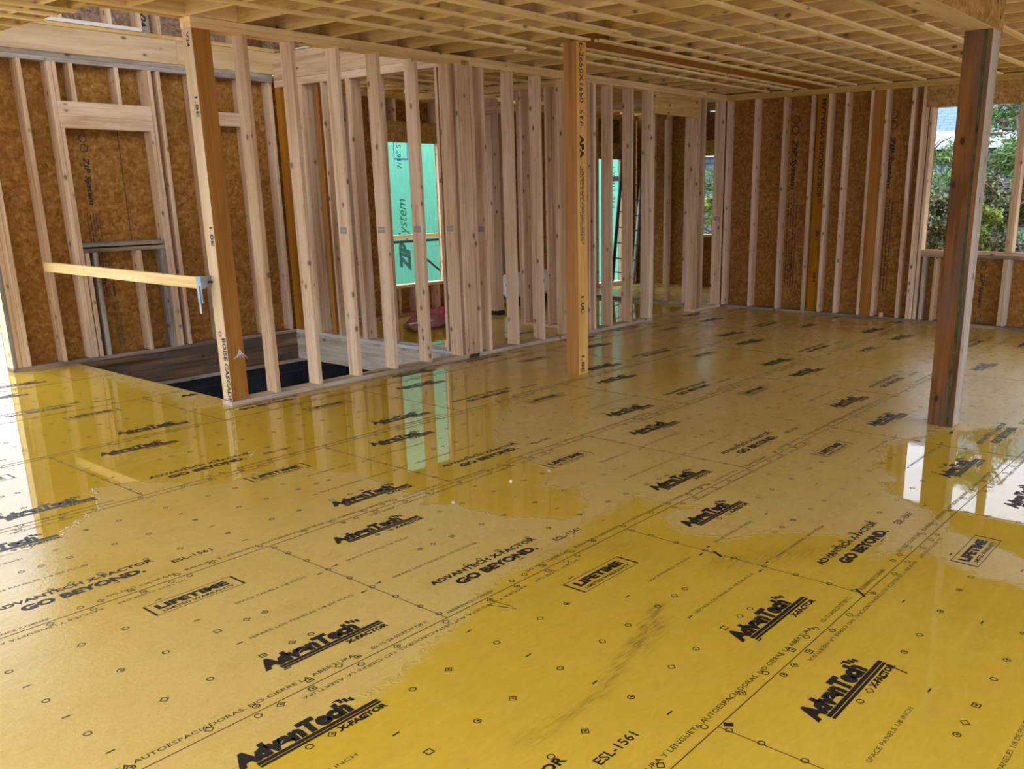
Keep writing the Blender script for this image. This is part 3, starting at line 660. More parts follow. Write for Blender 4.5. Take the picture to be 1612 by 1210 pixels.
lum('window_header', 3.11, 3.629, YL+.001, YL+.04, 2.29, 2.43, 'spf', 'short second header just right of the amber corner post', 'header')
for x, mt_, lb in ((1.741, 'spf', 'left short stud above the boarded window header'), (1.89, 'spf', 'second short stud above the boarded window header'), (2.31, 'spf', 'third short stud above the boarded window header'), (2.592, 'spf', 'right short stud above the boarded window header')):
    lum('cripple_stud', x, x+.038, YL, YO-.001, 2.44, 2.776, mt_, lb, 'stud', GW)
for x, mt_, lb in ((1.79, 'spf', 'left short stud below the boarded window sill'), (1.87, 'grey', 'second short stud below the boarded window sill'), (2.30, 'spf', 'third short stud below the boarded window sill'), (2.55, 'grey', 'right short stud below the boarded window sill')):
    lum('cripple_stud', x, x+.038, YL, YO-.001, .038, 1.05, mt_, lb, 'stud', GW)
lum('sill_board', 1.78, 2.59, YL, YO-.001, 1.052, 1.09, 'wet', 'lower sill board of the boarded window', 'sill board', GW)
lum('sill_board', 1.78, 2.59, YL, YO-.001, 1.106, 1.144, 'grey', 'upper sill board of the boarded window, lifted off the lower', 'sill board', GW)
# guard rail with bracket
gr = empty('guard_rail', (1.44, 6.7, .95), 'single pale board guard rail across the side of the stair opening', 'railing')
MB().box(1.40, 1.438, 5.30, YL-.001, .905, .992, 'strap').build('rail_board', parent=gr, origin=(1.42, 6.7, .9))
hk = MB().box(1.392, 1.3985, 5.28, 5.345, .80, 1.0, 'steel').box(1.392, 1.48, 5.276, 5.2798, .915, 1.002, 'steel').box(1.385, 1.392, 5.30, 5.325, .72, .93, 'steel')
hkb = hk.build('steel_bracket', parent=gr, origin=(1.41, 5.3, .8), label='galvanised bent bracket hanging at the post end')
MB().tube([(1.45, 5.272, .955), (1.48, 5.262, .955)], [.008, .008], 'darksteel', 8).build('bolt', origin=(1.46, 5.26, .955))
bo = bpy.data.objects['bolt']; bo.parent = hkb; bo.location = Vector((1.46, 5.26, .955))-Vector((1.41, 5.3, .8))
# rim board and upper storey above the far left wall
lum('rim_board', -.5, 2.97, YL, YL+.04, 2.86, 3.084, 'plywood', 'long pale rim board above the far left wall', 'rim board')
lum('rim_board', 2.972, 4.19, YL, YL+.04, 2.86, 3.084, 'lvl_edge', 'shorter paler rim board right of the amber corner post top', 'rim board')
lum('upper_plate', 1.0, 4.185, YL, YO-.001, 3.086, 3.124, 'joist', 'bottom plate of the upper storey wall above the stair opening', 'plate')
lum('upper_plate', 1.55, 2.63, YL-.01, YO-.001, 3.126, 3.160, 'whitewood', 'white board lying on the upper storey plate at top left', 'board')
W2F = empty('wall_upper', (2.5, YL, 3.1), 'upper storey outer wall above the stair opening', kind='structure')
sheet(W2F, 'sheathing', [(-3.0, 4.21, YO, YO+.012, 2.87, 5.4)], (), 'osb2')
for x, lb in ((1.86, 'first pale stud of the upper storey wall from the left'), (2.315, 'second pale stud of the upper storey wall from the left'), (2.60, 'third pale stud of the upper storey wall from the left'), (2.795, 'fourth pale stud of the upper storey wall, beside dark print'), (3.21, 'upper storey stud just left of the amber post top'), (3.60, 'upper storey stud just right of the amber post top')):
    lum('upper_stud', x, x+.038, YL, YO-.001, 3.162 if x < 2.63 else 3.125, 5.4, 'spf', lb, 'stud', 'studs of the upper storey wall')
lum('printed_board', 2.64, 2.76, YL+.08, YO-.001, 3.125, 5.4, 'grey', 'greenish-grey board with black print in the upper storey wall', 'board', extra=lambda b_: b_.ink(text('V24', .03), (2.67, YL+.079, 3.33), (0, 0, -1), (1, 0, 0), .06, 'postink', .14))

# ------------------------------------------------------------------ STAIR SIDE WALL (plane X = 4.06)
sheet(W2F, 'sheathing', [(4.19, 4.20, 5.0, 8.23, 3.09, 5.4)], (), 'osb2')
lum('printed_board', 3.72, 3.98, YL+.03, YO-.001, 3.125, 5.4, 'treated', 'dark brown boards in the upper storey corner', 'board')
GS = 'studs of the stair side wall'
XS = 4.06
for y, n_, lb in ((7.65, 2, 'doubled pine stud nearest the far corner of the stair opening'), (7.25, 1, 'pine stud of the stair side wall, second from the far corner'), (6.83, 2, 'knotty pine stud of the stair side wall, third from the far corner'), (6.42, 1, 'pine stud of the stair side wall beside the green window view'), (5.50, 1, 'pale pine stud at the near end of the stair side wall')):
    for k in range(n_):
        lum('wall_stud', XS, XS+T6, y-.038*(k+1), y-.038*k-.001, .038, HH, 'spf', lb+(', front one' if k == 1 else (', back one' if n_ == 2 else '')), 'stud', GS)
lum('laminated_stud', XS+.05, XS+T6, 7.36, 7.44, .038, HH, 'lvl', 'amber laminated stud in the far part of the stair side wall', 'stud', GS)
lum('bottom_plate', XS, XS+T6, 5.31, YL-.001, 0, .037, 'palewet', 'pale weathered bottom plate of the stair side wall', 'plate')
lum('top_plate', XS, XS+T6, 5.31, YL, HH, HH+2*T1, 'spf', 'top plate of the stair side wall', 'plate')
lum('rim_board', XS, XS+.04, 5.31, YL, 2.80, 3.07, 'spf', 'pinkish rim board above the stair side wall', 'rim board')
lum('corner_stud', XS, XS+.10, YL-.1, YL-.003, .038, HH-.001, 'lvl', 'amber upright in the far corner of the stair opening', 'stud')
lum('plate_offcut', 4.25, 4.62, 5.60, 5.70, 0.0, .06, 'grey', 'weathered offcut of lumber on the floor behind the partition', 'offcut')
lum('white_strip', XS-.02, XS+.0, 7.2, 7.6, 3.0705, 3.085, 'whitewood', 'thin white strip on the rim above the stair side wall', 'board')

# ------------------------------------------------------------------ REAR ROOMS
lum('window_sill', 5.60, 6.55, YL, YO, .372, .410, 'spf', 'rough sill of the window onto green sheathing', 'sill board')
lum('window_header', 5.55, 6.60, YL, YL+.04, 2.21, 2.46, 'osbh', 'strand-board header of the window onto green sheathing', 'header')
GR = 'studs round the window onto green sheathing'
for x, z0, z1, lb in ((5.56, .038, HH, 'full-height stud left of the window onto green sheathing'), (6.552, .038, HH, 'full-height stud right of the window onto green sheathing'), (5.66, .038, .372, 'left short stud under the green window'), (5.95, .038, .372, 'middle short stud under the green window'), (6.35, .038, .372, 'right short stud under the green window'),
                      (5.75, 2.46, HH, 'left short stud above the green window header'), (6.1, 2.46, HH, 'middle short stud above the green window header'), (6.45, 2.46, HH, 'right short stud above the green window header'),
                      (4.65, .038, HH, 'stud of the far wall just beyond the stair side wall'), (5.06, .038, HH, 'second stud of the far wall beyond the stair side wall'), (6.95, .038, HH, 'stud of the far wall behind the wide post of the rear room'), (7.4, .038, HH, 'stud of the far wall left of the white roll'), (7.8, .038, HH, 'stud of the far wall behind the white roll'), (8.3, .038, HH, 'stud of the far wall right of the white roll')):
    lum('wall_stud' if z1-z0 > 1 else 'cripple_stud', x, x+.038, YL, YO-.001, z0, z1, 'spf', lb, 'stud', GR)
# cross wall at X = 6.08
GX_ = 'studs of the rear cross wall'
for y, lb in ((6.31, 'pine stud at the near side of the rear doorway'), (6.268, 'second pine stud at the near side of the rear doorway'), (5.875, 'pine stud of the rear cross wall, seen left of the middle post'), (5.47, 'pine stud of the rear cross wall nearest the front partition')):
    lum('wall_stud', 6.08, 6.22, y-.038, y, .038, HH, 'spf', lb, 'stud', GX_)
lum('bottom_plate', 6.08, 6.22, YS+T6+.001, 6.31, 0, .037, 'spf', 'pale bottom plate of the rear cross wall', 'plate')
lum('top_plate', 6.08, 6.22, YS+T6+.001, YL-.001, HH, HH+2*T1-.001, 'joist', 'top plate of the rear cross wall', 'plate')
lum('door_header', 6.08, 6.16, 6.3, 7.2, 2.49, 2.575, 'spf', 'flat header over the rear doorway', 'header')
lum('wall_stud', 6.08, 6.22, 7.2, 7.238, .0, HH, 'spf', 'pine stud at the far side of the rear doorway', 'stud', GX_)
lum('wall_stud', 6.08, 6.22, 7.62, 7.658, .0, HH, 'spf', 'pine stud of the rear cross wall near the far wall', 'stud', GX_)
rp = empty('rear_post', (6.60, 7.20, 0), 'wide pine post in the rear room standing on a dark block', 'post')
MB().box(6.52, 6.66, 7.14, 7.26, .055, HH, 'spf').build('post_body', parent=rp, origin=(6.6, 7.2, .05))
MB().box(6.52, 6.67, 7.13, 7.27, 0, .055, 'black').build('base_block', parent=rp, origin=(6.6, 7.2, 0), label='dark base block')
# wall carrying on past the corner
for i, y in enumerate((5.72, 6.02, 6.28, 6.7, 7.1, 7.5, 7.9)):
    lum('wall_stud', 8.85, 8.94, y-.038, y, .038, HH, 'spf', ORD[i]+' stud of the inner wall seen through the doorway, counted from the front', 'stud', 'studs of the inner wall beyond the doorway')
lum('bottom_plate', 8.85, 8.94, 5.70, YL-.001, 0, .037, 'wet', 'bottom plate of the inner wall seen through the doorway', 'plate')
lum('top_plate', 8.85, 8.94, 5.31, YL-.001, HH, HH+2*T1, 'spf', 'top plate of the inner wall seen through the doorway', 'plate')
WR = empty('wall_back', (11.2, 6.7, 0), 'farthest outer wall with a tall window, seen past the doorway', kind='structure')
sheet(WR, 'sheathing', [(11.25, 11.262, 5.3, 5.95, -.03, 3.1), (11.25, 11.262, 5.95, 6.85, -.03, .87), (11.25, 11.262, 5.95, 6.85, 2.12, 2.80), (11.25, 11.262, 5.95, 6.66, 2.80, 3.1), (11.25, 11.262, 6.76, 8.2, 2.8, 3.1), (11.25, 11.262, 6.85, 8.2, -.03, 2.8), (XO+.012, 11.25, 5.30, 5.312, -.03, 3.1)])
MB().box(11.11, 11.25, 6.85, 6.888, .0, 2.72, 'spf').build('window_jamb', parent=WR, origin=(11.2, 6.87, 0))
MB().box(11.11, 11.25, 5.93, 6.85, .83, .87, 'spf').build('window_sill', parent=WR, origin=(11.2, 6.4, .83))
MB().box(11.11, 11.15, 5.93, 6.85, 2.12, 2.36, 'osbh').build('window_header', parent=WR, origin=(11.2, 6.4, 2.12))
for i, y in enumerate((5.4, 5.9, 7.1, 7.5, 7.9)): MB().box(11.11, 11.25, y, y+.038, .0, 2.72, 'spf').build('wall_stud', parent=WR, origin=(11.2, y, 0))
lum('door_sill', 9.98, 10.78, YL, YO+.03, .0, .075, 'whitewood', 'bright white sill of the far outer doorway', 'sill board')
lum('wall_stud', 9.96, 9.998, YL, YO-.001, .038, HH, 'spf', 'stud at the left of the far outer doorway', 'stud', 'studs of the far outer doorway')
lum('wall_stud', 10.752, 10.79, YL, YO-.001, .038, HH, 'spf', 'stud at the right of the far outer doorway', 'stud', 'studs of the far outer doorway')
lum('window_header', 9.998, 10.752, YL, YL+.04, 2.09, 2.34, 'osbh', 'header of the far outer doorway', 'header')
# ladder leaning at the far doorway
ld = empty('ladder', (10.9, 8.0, 0), 'dark metal ladder leaning beside the far outer doorway', 'ladder')
def rail(px0, py0, px1, py1, y0, y1, r_, mt_, lb):
    a = hit(px0, py0, 'Y', y0); c = hit(px1, py1, 'Y', y1); MB().tube([a, c], [r_, r_], mt_, 6).build('ladder_rail', parent=ld, origin=tuple(c), label=lb); return a, c
a1, c1 = rail(981, 240, 964, 442, 8.03, 7.75, .03, 'black', 'dark left rail'); a2, c2 = rail(1012, 250, 997, 445, 8.03, 7.75, .03, 'greyal', 'grey right rail')
for t in (.1, .22, .34, .46, .58, .70, .82, .93):
    MB().tube([a1.lerp(c1, t), a2.lerp(c2, t)], [.011, .011], 'greyal', 6).build('rung', parent=ld, origin=tuple(a1.lerp(c1, t)))
# white roll on dark blocks
wr = empty('wrapped_roll', (7.85, 7.6, 0), 'white wrapped roll lying on dark blocks in the rear room', 'roll')
n = 24; vs = []; fs = []
prof = [(7.25, .05), (7.25, .165), (7.28, .175), (8.42, .175), (8.45, .165), (8.45, .05)]
for x, r_ in prof:
    for k in range(n): t = 2*math.pi*k/n; vs.append((x, 7.6+r_*math.cos(t), .30+r_*math.sin(t)))
for i in range(len(prof)-1):
    for k in range(n): fs.append((i*n+k, i*n+(k+1) % n, (i+1)*n+(k+1) % n, (i+1)*n+k))
MB().raw(vs, fs, 'white').build('roll_wrap', parent=wr, origin=(7.85, 7.6, .12), fixn=True)
for x in (7.4, 7.85, 8.25): MB().box(x, x+.1, 7.47, 7.73, 0, .135, 'black').build('support_block', parent=wr, origin=(x, 7.6, 0))
# red sheet, crumpled
vs, fs = [], []; nxr, nyr = 22, 14; r_ = random.Random(3)
for j in range(nyr):
    for i in range(nxr):
        u_, v_ = i/(nxr-1), j/(nyr-1); x = 4.80+1.50*u_+.25*v_; y = 6.82+.5*v_+.28*u_*v_+.22*u_
        z = .038+.10*v_*math.sin(u_*3.0+.3)**2+.03*math.sin(u_*14+v_*5)*v_+.015*r_.random()*v_
        vs.append((x, y, max(z, .004)))
k0 = len(vs); vs += [(x, y, max(z-.004, .0005)) for x, y, z in vs]
for j in range(nyr-1):
    for i in range(nxr-1):
        a = j*nxr+i; fs.append((a, a+1, a+1+nxr, a+nxr)); fs.append((k0+a+nxr, k0+a+1+nxr, k0+a+1, k0+a))
for i in range(nxr-1):
    a = i; fs.append((k0+a, k0+a+1, a+1, a)); a = (nyr-1)*nxr+i; fs.append((a, a+1, k0+a+1, k0+a))
MB().raw(vs, fs, 'red').build('red_tarp', origin=(5.7, 7.2, 0), fixn=True, label='crumpled dark red tarp lying on the yellow floor of the rear room', cat='tarp')
MB().box(4.98, 5.35, 7.10, 7.125, .06, .07, 'whitewood', rot=None).build('white_strip', origin=(5.2, 7.1, .06), label='thin white strip lying on the red tarp', cat='strip')

# ------------------------------------------------------------------ CEILING
WC = MB()
WC.box(-3.4, .88, -3.4, YL+.14, JZ1, JZ1+.02, 'osbh', cham=0).box(.88, 4.10, -3.4, 5.31, JZ1, JZ1+.02, 'osbh', cham=0).box(4.10, 11.3, -3.4, YL+.14, JZ1, JZ1+.02, 'osbh', cham=0)
WC.build('ceiling', kind='structure', label='strand-board deck of the upper floor seen between the joists')
GJ = 'ceiling joists over the main room'
jx = [4.795+.4064*k for k in range(10, -15, -1)]
def jmat(i): return 'joist'
for i, x in enumerate(jx):  # paler strap colour on undersides paints in the stronger light joist bottoms get
    if x > 8.93: continue
    lab = ORD[i]+' pine ceiling joist out from the right-hand wall'
    xx = x
    if x > 4.15:
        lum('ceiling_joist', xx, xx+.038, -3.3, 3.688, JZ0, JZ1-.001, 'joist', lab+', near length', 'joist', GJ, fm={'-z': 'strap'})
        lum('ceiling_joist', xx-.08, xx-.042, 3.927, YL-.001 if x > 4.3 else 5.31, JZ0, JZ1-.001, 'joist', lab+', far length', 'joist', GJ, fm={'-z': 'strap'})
    else:
        ye = 5.31 if x > 2.05 else YS
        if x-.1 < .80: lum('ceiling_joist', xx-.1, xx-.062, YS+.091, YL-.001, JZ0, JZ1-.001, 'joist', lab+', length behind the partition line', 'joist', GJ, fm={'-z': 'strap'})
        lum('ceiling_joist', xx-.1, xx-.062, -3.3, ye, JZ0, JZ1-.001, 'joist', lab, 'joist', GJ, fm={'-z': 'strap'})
for k in range(5):
    x = 9.36+.4064*k; lum('ceiling_joist', x, x+.038, 5.31, YL-.001, JZ0, JZ1-.001, 'joist', ORD[k]+' joist over the farthest rear room', 'joist', 'joists over the farthest room')
lum('trimmer_joist', .842, .88, 5.31, YL-.001, JZ0, JZ1-.001, 'joist', 'trimmer joist at the left edge of the stairwell ceiling', 'joist')
lum('rim_board', .88, 4.06, 5.312, 5.35, JZ0, JZ1-.001, 'joist', 'rim board over the front partition facing the stairwell', 'rim board')
lum('rim_joist', XO-.04, XO, -3.3, 5.30, JZ0, JZ1-.001, 'joist', 'rim joist along the top of the right-hand wall', 'joist')
GK = 'solid blocking between the ceiling joists'
for i in range(1, 20):
    x = jx[i]; 
    if x > 8.5 or x < .5: continue
    yb = 2.32+(i % 2)*.045 if x > 4.2 else 3.32+(i % 2)*.045
    o_ = 0 if x > 4.15 else -.1
    a = x+.039+o_; c = x+.4064-.001+o_
    if x > 4.15 or x+.4064 < 4.15: lum('joist_blocking', a, c, yb, yb+.038, JZ0+.01, JZ1-.001, 'plywood', 'short blocking piece between ceiling joists, '+ORD[i-1]+' bay from the right-hand wall', 'blocking', GK)
# strapping below the joists
GT = 'strapping boards nailed under the ceiling joists'
sY = [(-.70, 'a'), (-.29, ''), (.12, ''), (.93, ''), (1.36, ''), (1.745, ''), (2.12, ''), (2.55, ''), (2.96, ''), (3.37, ''), (3.64, ''), (4.00, ''), (4.19, ''), (4.54, '')]
names = ['outermost', 'second', 'third', 'fourth', 'fifth', 'sixth', 'seventh', 'eighth', 'ninth', 'tenth', 'eleventh', 'twelfth', 'thirteenth', 'fourteenth']
rs = random.Random(5)
for i, (y, _) in enumerate(sY):
    sp_ = 4.12+rs.uniform(.6, 1.6) if y < 3.3 else 4.16
    w_ = .063
    lum('strapping_board', sp_, XB-.05-rs.random()*.08, y-w_/2, y+w_/2, STZ, JZ0-.0005, 'strap', ORD[13-i]+' ceiling strap from the long partition, length meeting the right-hand wall', 'strapping', GT)
    if y > 3.5:
        continue
    sp2 = sp_-rs.uniform(2.4, 3.4)
    lum('strapping_board', sp2, sp_-.004, y-w_/2+.008, y+w_/2+.008, STZ, JZ0-.0005, 'strap', ORD[13-i]+' ceiling strap from the long partition, middle length', 'strapping', GT)
    lum('strapping_board', -3.0, sp2-.004, y-w_/2, y+w_/2, STZ, JZ0-.0005, 'strap', ORD[13-i]+' ceiling strap from the long partition, near length', 'strapping', GT)
for i, (y, dy) in enumerate(((3.30, .0), (3.70, .0), (4.10, .08), (4.47, -.07))):
    x2 = 4.11; xm = 2.5+.35*i
    def sl(x0, x1, y0, y1, lb):
        ang = math.atan2(y1-y0, x1-x0); L_ = math.hypot(x1-x0, y1-y0); rot = Matrix.Translation((x0, y0, 0)) @ Matrix.Rotation(ang, 4, 'Z')
        b_ = MB().box(0, L_, -.0315, .0315, STZ, JZ0-.0005, 'strap', rot=rot); b_.build('strapping_board', origin=(x0, y0, STZ), label=lb, cat='strapping', group=GT)
    sl(-3.0, xm, y-dy*.6, y, ORD[3-i]+' strap from the long partition left of the middle post, near length')
    sl(xm+.004, x2, y+.0, y+dy, ORD[3-i]+' strap from the long partition left of the middle post, length ending at the post')
for i, y in enumerate((5.55, 5.78, 6.05, 6.4, 6.8, 7.2, 7.6)):
    lum('strapping_board', -3.0, .88-.03*(i % 2), y-.032, y+.032, STZ, JZ0-.0005, 'strap', ORD[i]+' strap behind the partition line over the open left side', 'strapping', 'straps over the open left side')
for i, y in enumerate((5.6, 6.0, 6.4, 6.8, 7.2, 7.6)):
    lum('strapping_board', 4.21, 6.07, y-.032, y+.032, STZ, JZ0-.0005, 'strap', ORD[i]+' strap over the rear rooms, counted from the partition', 'strapping', 'straps over the rear rooms')

# ------------------------------------------------------------------ off-camera shell (same building, seen only as light and reflections)
sheet(empty('wall_front', (3, -3.4, 0), 'unseen, largely open outer wall behind the viewer', kind='structure'), 'sheathing', [(1.0, XO, -3.42, -3.4, 2.5, 2.85), (1.0, 3.0, -3.42, -3.4, 0, 2.5)])  # unseen; cut back to a short panel so daylight brightens the far floor
MB().box(-3.4, 4.2, 3.2, 8.3, 5.42, 5.5, 'osb2').build('ceiling_upper', kind='structure', label='unseen roof deck over the upper storey')  # unseen; extended over the stairwell to keep skylight off the rim boards

# ------------------------------------------------------------------ OUTSIDE
MB().box(-40, 60, 8.24, 60, -.5, -.35, 'gravel', cham=0).build('ground_gravel', kind='structure', label='pale wet gravel yard outside the open left side')
MB().box(9.3, 60, -40, 8.24, -.7, -.55, 'earth', cham=0).box(-40, 9.3, -40, -3.45, -.7, -.5, 'gravel', cham=0).box(-40, -3.45, -3.45, 8.24, -.7, -.5, 'gravel', cham=0).build('ground_garden', kind='structure', label='brown leafy ground outside the right-hand windows')  # gravel on the unseen sides is added to bounce light onto the ceiling
GYP = 10.6
zw = MB().box(6.2, 16.5, GYP, GYP+.15, -.4, 3.3, 'zip')
o = hit(655, 445, 'Y', GYP); e_ = hit(629, 335, 'Y', GYP)
bx_ = hit(641, 440, 'Y', GYP); tx_ = hit(629, 335, 'Y', GYP)
zw.ink(text('ZIP', .06, .3), (bx_.x+.09, GYP-.001, .30), (0, 0, 1), (-1, 0, 0), .22, 'zipink', .48)
zw.ink(text('System', .0, .3), (bx_.x+.06, GYP-.001, .82), (0, 0, 1), (-1, 0, 0), .19, 'zipink', .66)
zw.ink(text('7/16" STRUCT', .0), (hit(632, 262, 'Y', GYP).x, GYP-.001, 1.96), (0, 0, 1), (-1, 0, 0), .09, 'ink', .8)
b0 = hit(641, 224, 'Y', GYP); b1 = hit(645, 252, 'Y', GYP)
zw.ink(outline([(0, 0), (.3, 0), (.3, .5), (0, .5)], .03), (b0.x-.3, GYP-.001, b1.z), (1, 0, 0), (0, 0, 1), 1, 'blue')
zw.ink(text('7/16" STRUCT', .0), (hit(968, 300, 'Y', GYP).x, GYP-.001, 1.2), (0, 0, 1), (-1, 0, 0), .10, 'ink', .9)
zw.ink(rectp(0, 0, 3.0, .10), (hit(960, 287, 'Y', GYP).x, GYP-.0012, hit(968, 285, 'Y', GYP).z), (1, 0, 0), (0, 0, 1), 1, 'postink')
zw.build('neighbouring_wing', origin=(11, GYP, -.3), label='bright green sheathed wall of the next wing outside the rear windows', cat='building wall')
MB().box(5.9, 7.6, 9.0, 9.04, .95, 1.00, 'strap').build('staging_plank', origin=(6.7, 9.0, .95), label='pale plank crossing outside the green window', cat='plank')
sg = empty('scaffold', (6.9, 9.1, -.35), 'black metal staging frame outside the green window', 'scaffold')
MB().tube([(5.9, 9.1, .90), (7.9, 9.1, .90)], [.02, .02], 'black', 8).build('cross_tube', parent=sg, origin=(6.9, 9.1, .9))
pA = hit(672, 408, 'Y', 9.1); pB = hit(693, 426, 'Y', 9.1); d_ = (pB-pA).normalized()
MB().tube([pA, pA+d_*1.3], [.016, .016], 'black', 8).build('brace', parent=sg, origin=tuple(pA))
MB().tube([(7.9, 9.1, -.35), (7.9, 9.1, .90)], [.02, .02], 'black', 8).build('upright', parent=sg, origin=(7.9, 9.1, -.35))
MB().tube([(5.9, 9.1, -.35), (5.9, 9.1, .90)], [.02, .02], 'black', 8).build('upright', parent=sg, origin=(5.9, 9.1, -.35))
# neighbour's house
nh = empty('neighbour_house', (24, 5, -.5), 'grey-blue shingled house with white eaves beyond the right-hand windows', 'house')
def plane_obj(name, pts, mt_, th, parent):
    """thick flat panel: local x,y in the panel plane so that the shingle courses follow it"""
    p = [Vector(q) for q in pts]; ux = (p[1]-p[0]).normalized(); nz_ = ux.cross(p[3]-p[0]).normalized(); uy = nz_.cross(ux)
    L_ = (p[1]-p[0]).length; H_ = (p[3]-p[0]).length
    b_ = MB().box(0, L_, 0, H_, -th, 0, mt_, cham=0); ob = b_.build(name); mm_ = Matrix((ux, uy, nz_)).transposed().to_4x4(); mm_.translation = p[0]-parent.location
    ob.parent = parent; ob.matrix_local = mm_; return ob
HX = 21.0
plane_obj('house_wall', [(HX, 30, -.6), (HX, -14, -.6), (HX, -14, 2.5), (HX, 30, 2.5)], 'shingle', .2, nh)
plane_obj('roof', [(HX-.5, 30.5, 2.85), (HX-.5, -14.5, 2.85), (HX+6.0, -14.5, 6.6), (HX+6.0, 30.5, 6.6)], 'roof', .15, nh)
MB().box(HX-.55, HX-.5, -14.5, 30.5, 2.45, 2.85, 'trim').box(HX-.5, HX, -14.5, 30.5, 2.47, 2.5, 'trim').build('eave_board', parent=nh, origin=(HX, 0, 2.5))
MB().box(HX-.06, HX-.001, -14, 30, 1.1, 1.2, 'trim').build('band_board', parent=nh, origin=(HX, 0, 1.1))
# trees
def leaves(b_, c, r_, n_, mt_, rr, size, needle=False):
    for _ in range(n_):
        v = Vector((rr.gauss(0, 1), rr.gauss(0, 1), rr.gauss(0, .8))); v = v.normalized()*(r_*rr.random()**.45); p = Vector(c)+v
        d_ = Vector((rr.gauss(0, 1), rr.gauss(0, 1), rr.gauss(.4, .8))).normalized(); s_ = d_.cross(Vector((rr.gauss(0, 1), rr.gauss(0, 1), rr.gauss(0, 1)))).normalized()
        l_ = size*rr.uniform(.6, 1.3); w_ = l_*(.09 if needle else .42)
        b_.face([p-s_*w_*.2, p+d_*l_*.5-s_*w_, p+d_*l_, p+d_*l_*.5+s_*w_], mt_)
def tree(name, x, y, h, cr, mt_, seed, label, nb=16, npl=90, size=.13, needle=True, low=.25, group='trees and shrubs outside the right-hand windows'):
    rr = random.Random(seed); t = empty(name, (x, y, -.56), label, 'tree' if h > 2.5 else 'shrub', group)
    tr = MB(); pts = [(x+rr.uniform(-.1, .1)*k, y+rr.uniform(-.1, .1)*k, -.56+h*k/6) for k in range(7)]; tr.tube(pts, [.02*h*(1-.13*k) for k in range(7)], 'twig', 7)
    lf = MB()
    for k in range(nb):
        f = low+(1-low)*rr.random(); z = -.56+h*f; a = rr.random()*6.28; L_ = cr*(1.15-f*.75)*rr.uniform(.5, 1.1)
        p0 = Vector((x, y, z)); p1 = p0+Vector((math.cos(a)*L_, math.sin(a)*L_, rr.uniform(.0, .45)*L_)); mid = p0.lerp(p1, .5)+Vector((0, 0, -.05*L_))
        tr.tube([p0, mid, p1], [.018*h*.4, .009*h*.4, .004], 'twig', 5)
        for q in (.45, .7, .9, 1.05): leaves(lf, p0.lerp(p1, q), .26*cr*(.6+.3*rr.random()), npl//4, mt_, rr, size, needle)
    tr.build('trunk', parent=t, origin=(x, y, -.56)); lf.build('foliage', parent=t, origin=(x, y, 0))
tree('pine_tree', 14.8, hit(1568, 300, 'X', 14.8).y, 4.3, 1.15, 'pine', 1, 'green pine tree seen in the right-hand pane of the window right of the dark post', 34, 300, .13, True)
tree('pine_tree', 15.8, hit(1492, 300, 'X', 15.8).y, 2.9, .9, 'pine', 2, 'smaller pine seen left of the dark post, in front of the shingled house', 18, 220, .12, True)
tree('pine_tree', 15.0, 8.7, 4.0, .75, 'pine', 9, 'pine seen through the slit beside the doorway', 26, 240, .13, True)
tree('leafy_shrub', 12.7, hit(1552, 380, 'X', 12.7).y, 1.75, .55, 'bright', 3, 'bright yellow-green shrub low in the right-hand window', 22, 300, .045, False)
tree('leafy_shrub', 12.2, hit(1470, 380, 'X', 12.2).y, 1.6, .7, 'brush', 4, 'tangled brush low in the window left of the dark post', 26, 260, .055, False)
tree('leafy_shrub', 12.6, 1.1, 2.4, .8, 'brush', 5, 'brownish shrub at the right edge of the window view', 24, 260, .06, False)
tree('leafy_shrub', 13.6, 3.9, 1.9, .9, 'brush', 6, 'olive shrub behind the tangled brush at the window left', 24, 260, .06, False)
tree('leafy_shrub', 13.4, 2.6, 2.3, .9, 'brush', 8, 'mixed shrub between the pine and the dark post', 24, 260, .06, False)
tree('leafy_shrub', 12.9, 7.7, 2.0, .6, 'bright', 10, 'yellow-green shrub seen through the slit beside the doorway', 18, 240, .05, False)
bt = MB(); rr = random.Random(21)
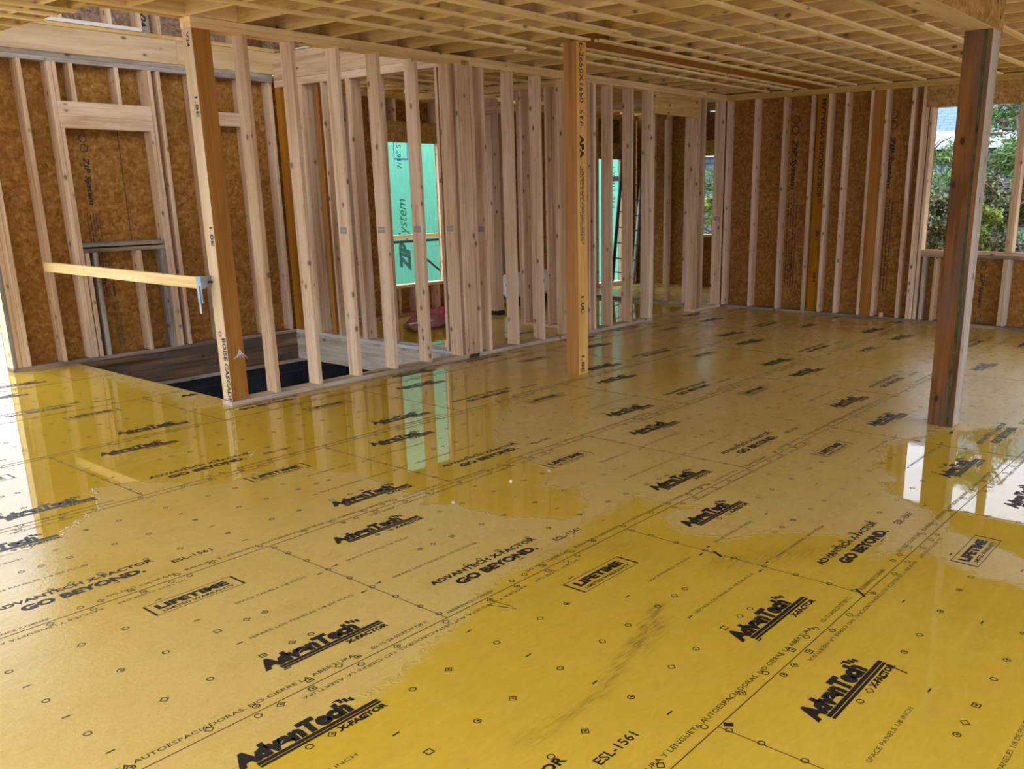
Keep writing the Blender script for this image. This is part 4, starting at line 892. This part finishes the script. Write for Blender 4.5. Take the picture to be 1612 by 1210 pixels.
c0 = hit(1455, 262, 'X', 12.0)
for (pa, pb_) in (((1440, 275), (1482, 218)), ((1468, 238), (1500, 215)), ((1455, 255), (1490, 245)), ((1448, 262), (1472, 225))):
    a = hit(*pa, 'X', 12.0); c = hit(*pb_, 'X', 12.0); bt.tube([a, a.lerp(c, .5)+Vector((0, .02, .03)), c], [.014, .010, .004], 'twig', 5)
a = hit(1440, 275, 'X', 12.0); bt.tube([(12.0, a.y+.3, -.56), (12.0, a.y+.15, a.z*.5), a], [.03, .02, .014], 'twig', 6)
b1 = hit(1492, 190, 'X', 12.0)
bt.build('bare_branch', origin=(12, 3, -.5), label='bare budding branch crossing the window left of the dark post', cat='branch')

# ------------------------------------------------------------------ LIGHT: overcast sky
w = bpy.data.worlds.new('overcast_sky'); SC.world = w; w.use_nodes = True; nt = w.node_tree; nt.nodes.clear()
tc = nt.nodes.new('ShaderNodeTexCoord'); sx = nt.nodes.new('ShaderNodeSeparateXYZ'); nt.links.new(tc.outputs['Generated'], sx.inputs[0])
c = ramp(nt, sx.outputs['Z'], [(0.0, (.70, .82, 1.0)), (.35, (.80, .89, 1.0)), (1.0, (.90, .95, 1.0))])
cl = noise(nt, tc.outputs['Generated'], 2.2, 4, .5); c = mixc(nt, mapr(nt, cl, .35, .7, 0, .22), c, (.62, .74, .95))
bg = nt.nodes.new('ShaderNodeBackground'); nt.links.new(c, bg.inputs[0]); nt.links.new(mapr(nt, sx.outputs['Z'], 0.0, .9, 1.15, 2.5), bg.inputs[1])
wo = nt.nodes.new('ShaderNodeOutputWorld'); nt.links.new(bg.outputs[0], wo.inputs[0])

SC.view_settings.view_transform = 'Standard'; SC.view_settings.look = 'None'; SC.view_settings.gamma = 1; SC.view_settings.use_curve_mapping = False
SC.view_settings.exposure = 1.3
cy = SC.cycles; cy.max_bounces = 8; cy.diffuse_bounces = 6; cy.glossy_bounces = 4; cy.use_adaptive_sampling = True; cy.adaptive_threshold = .02; cy.use_denoising = True; cy.sample_clamp_indirect = 12
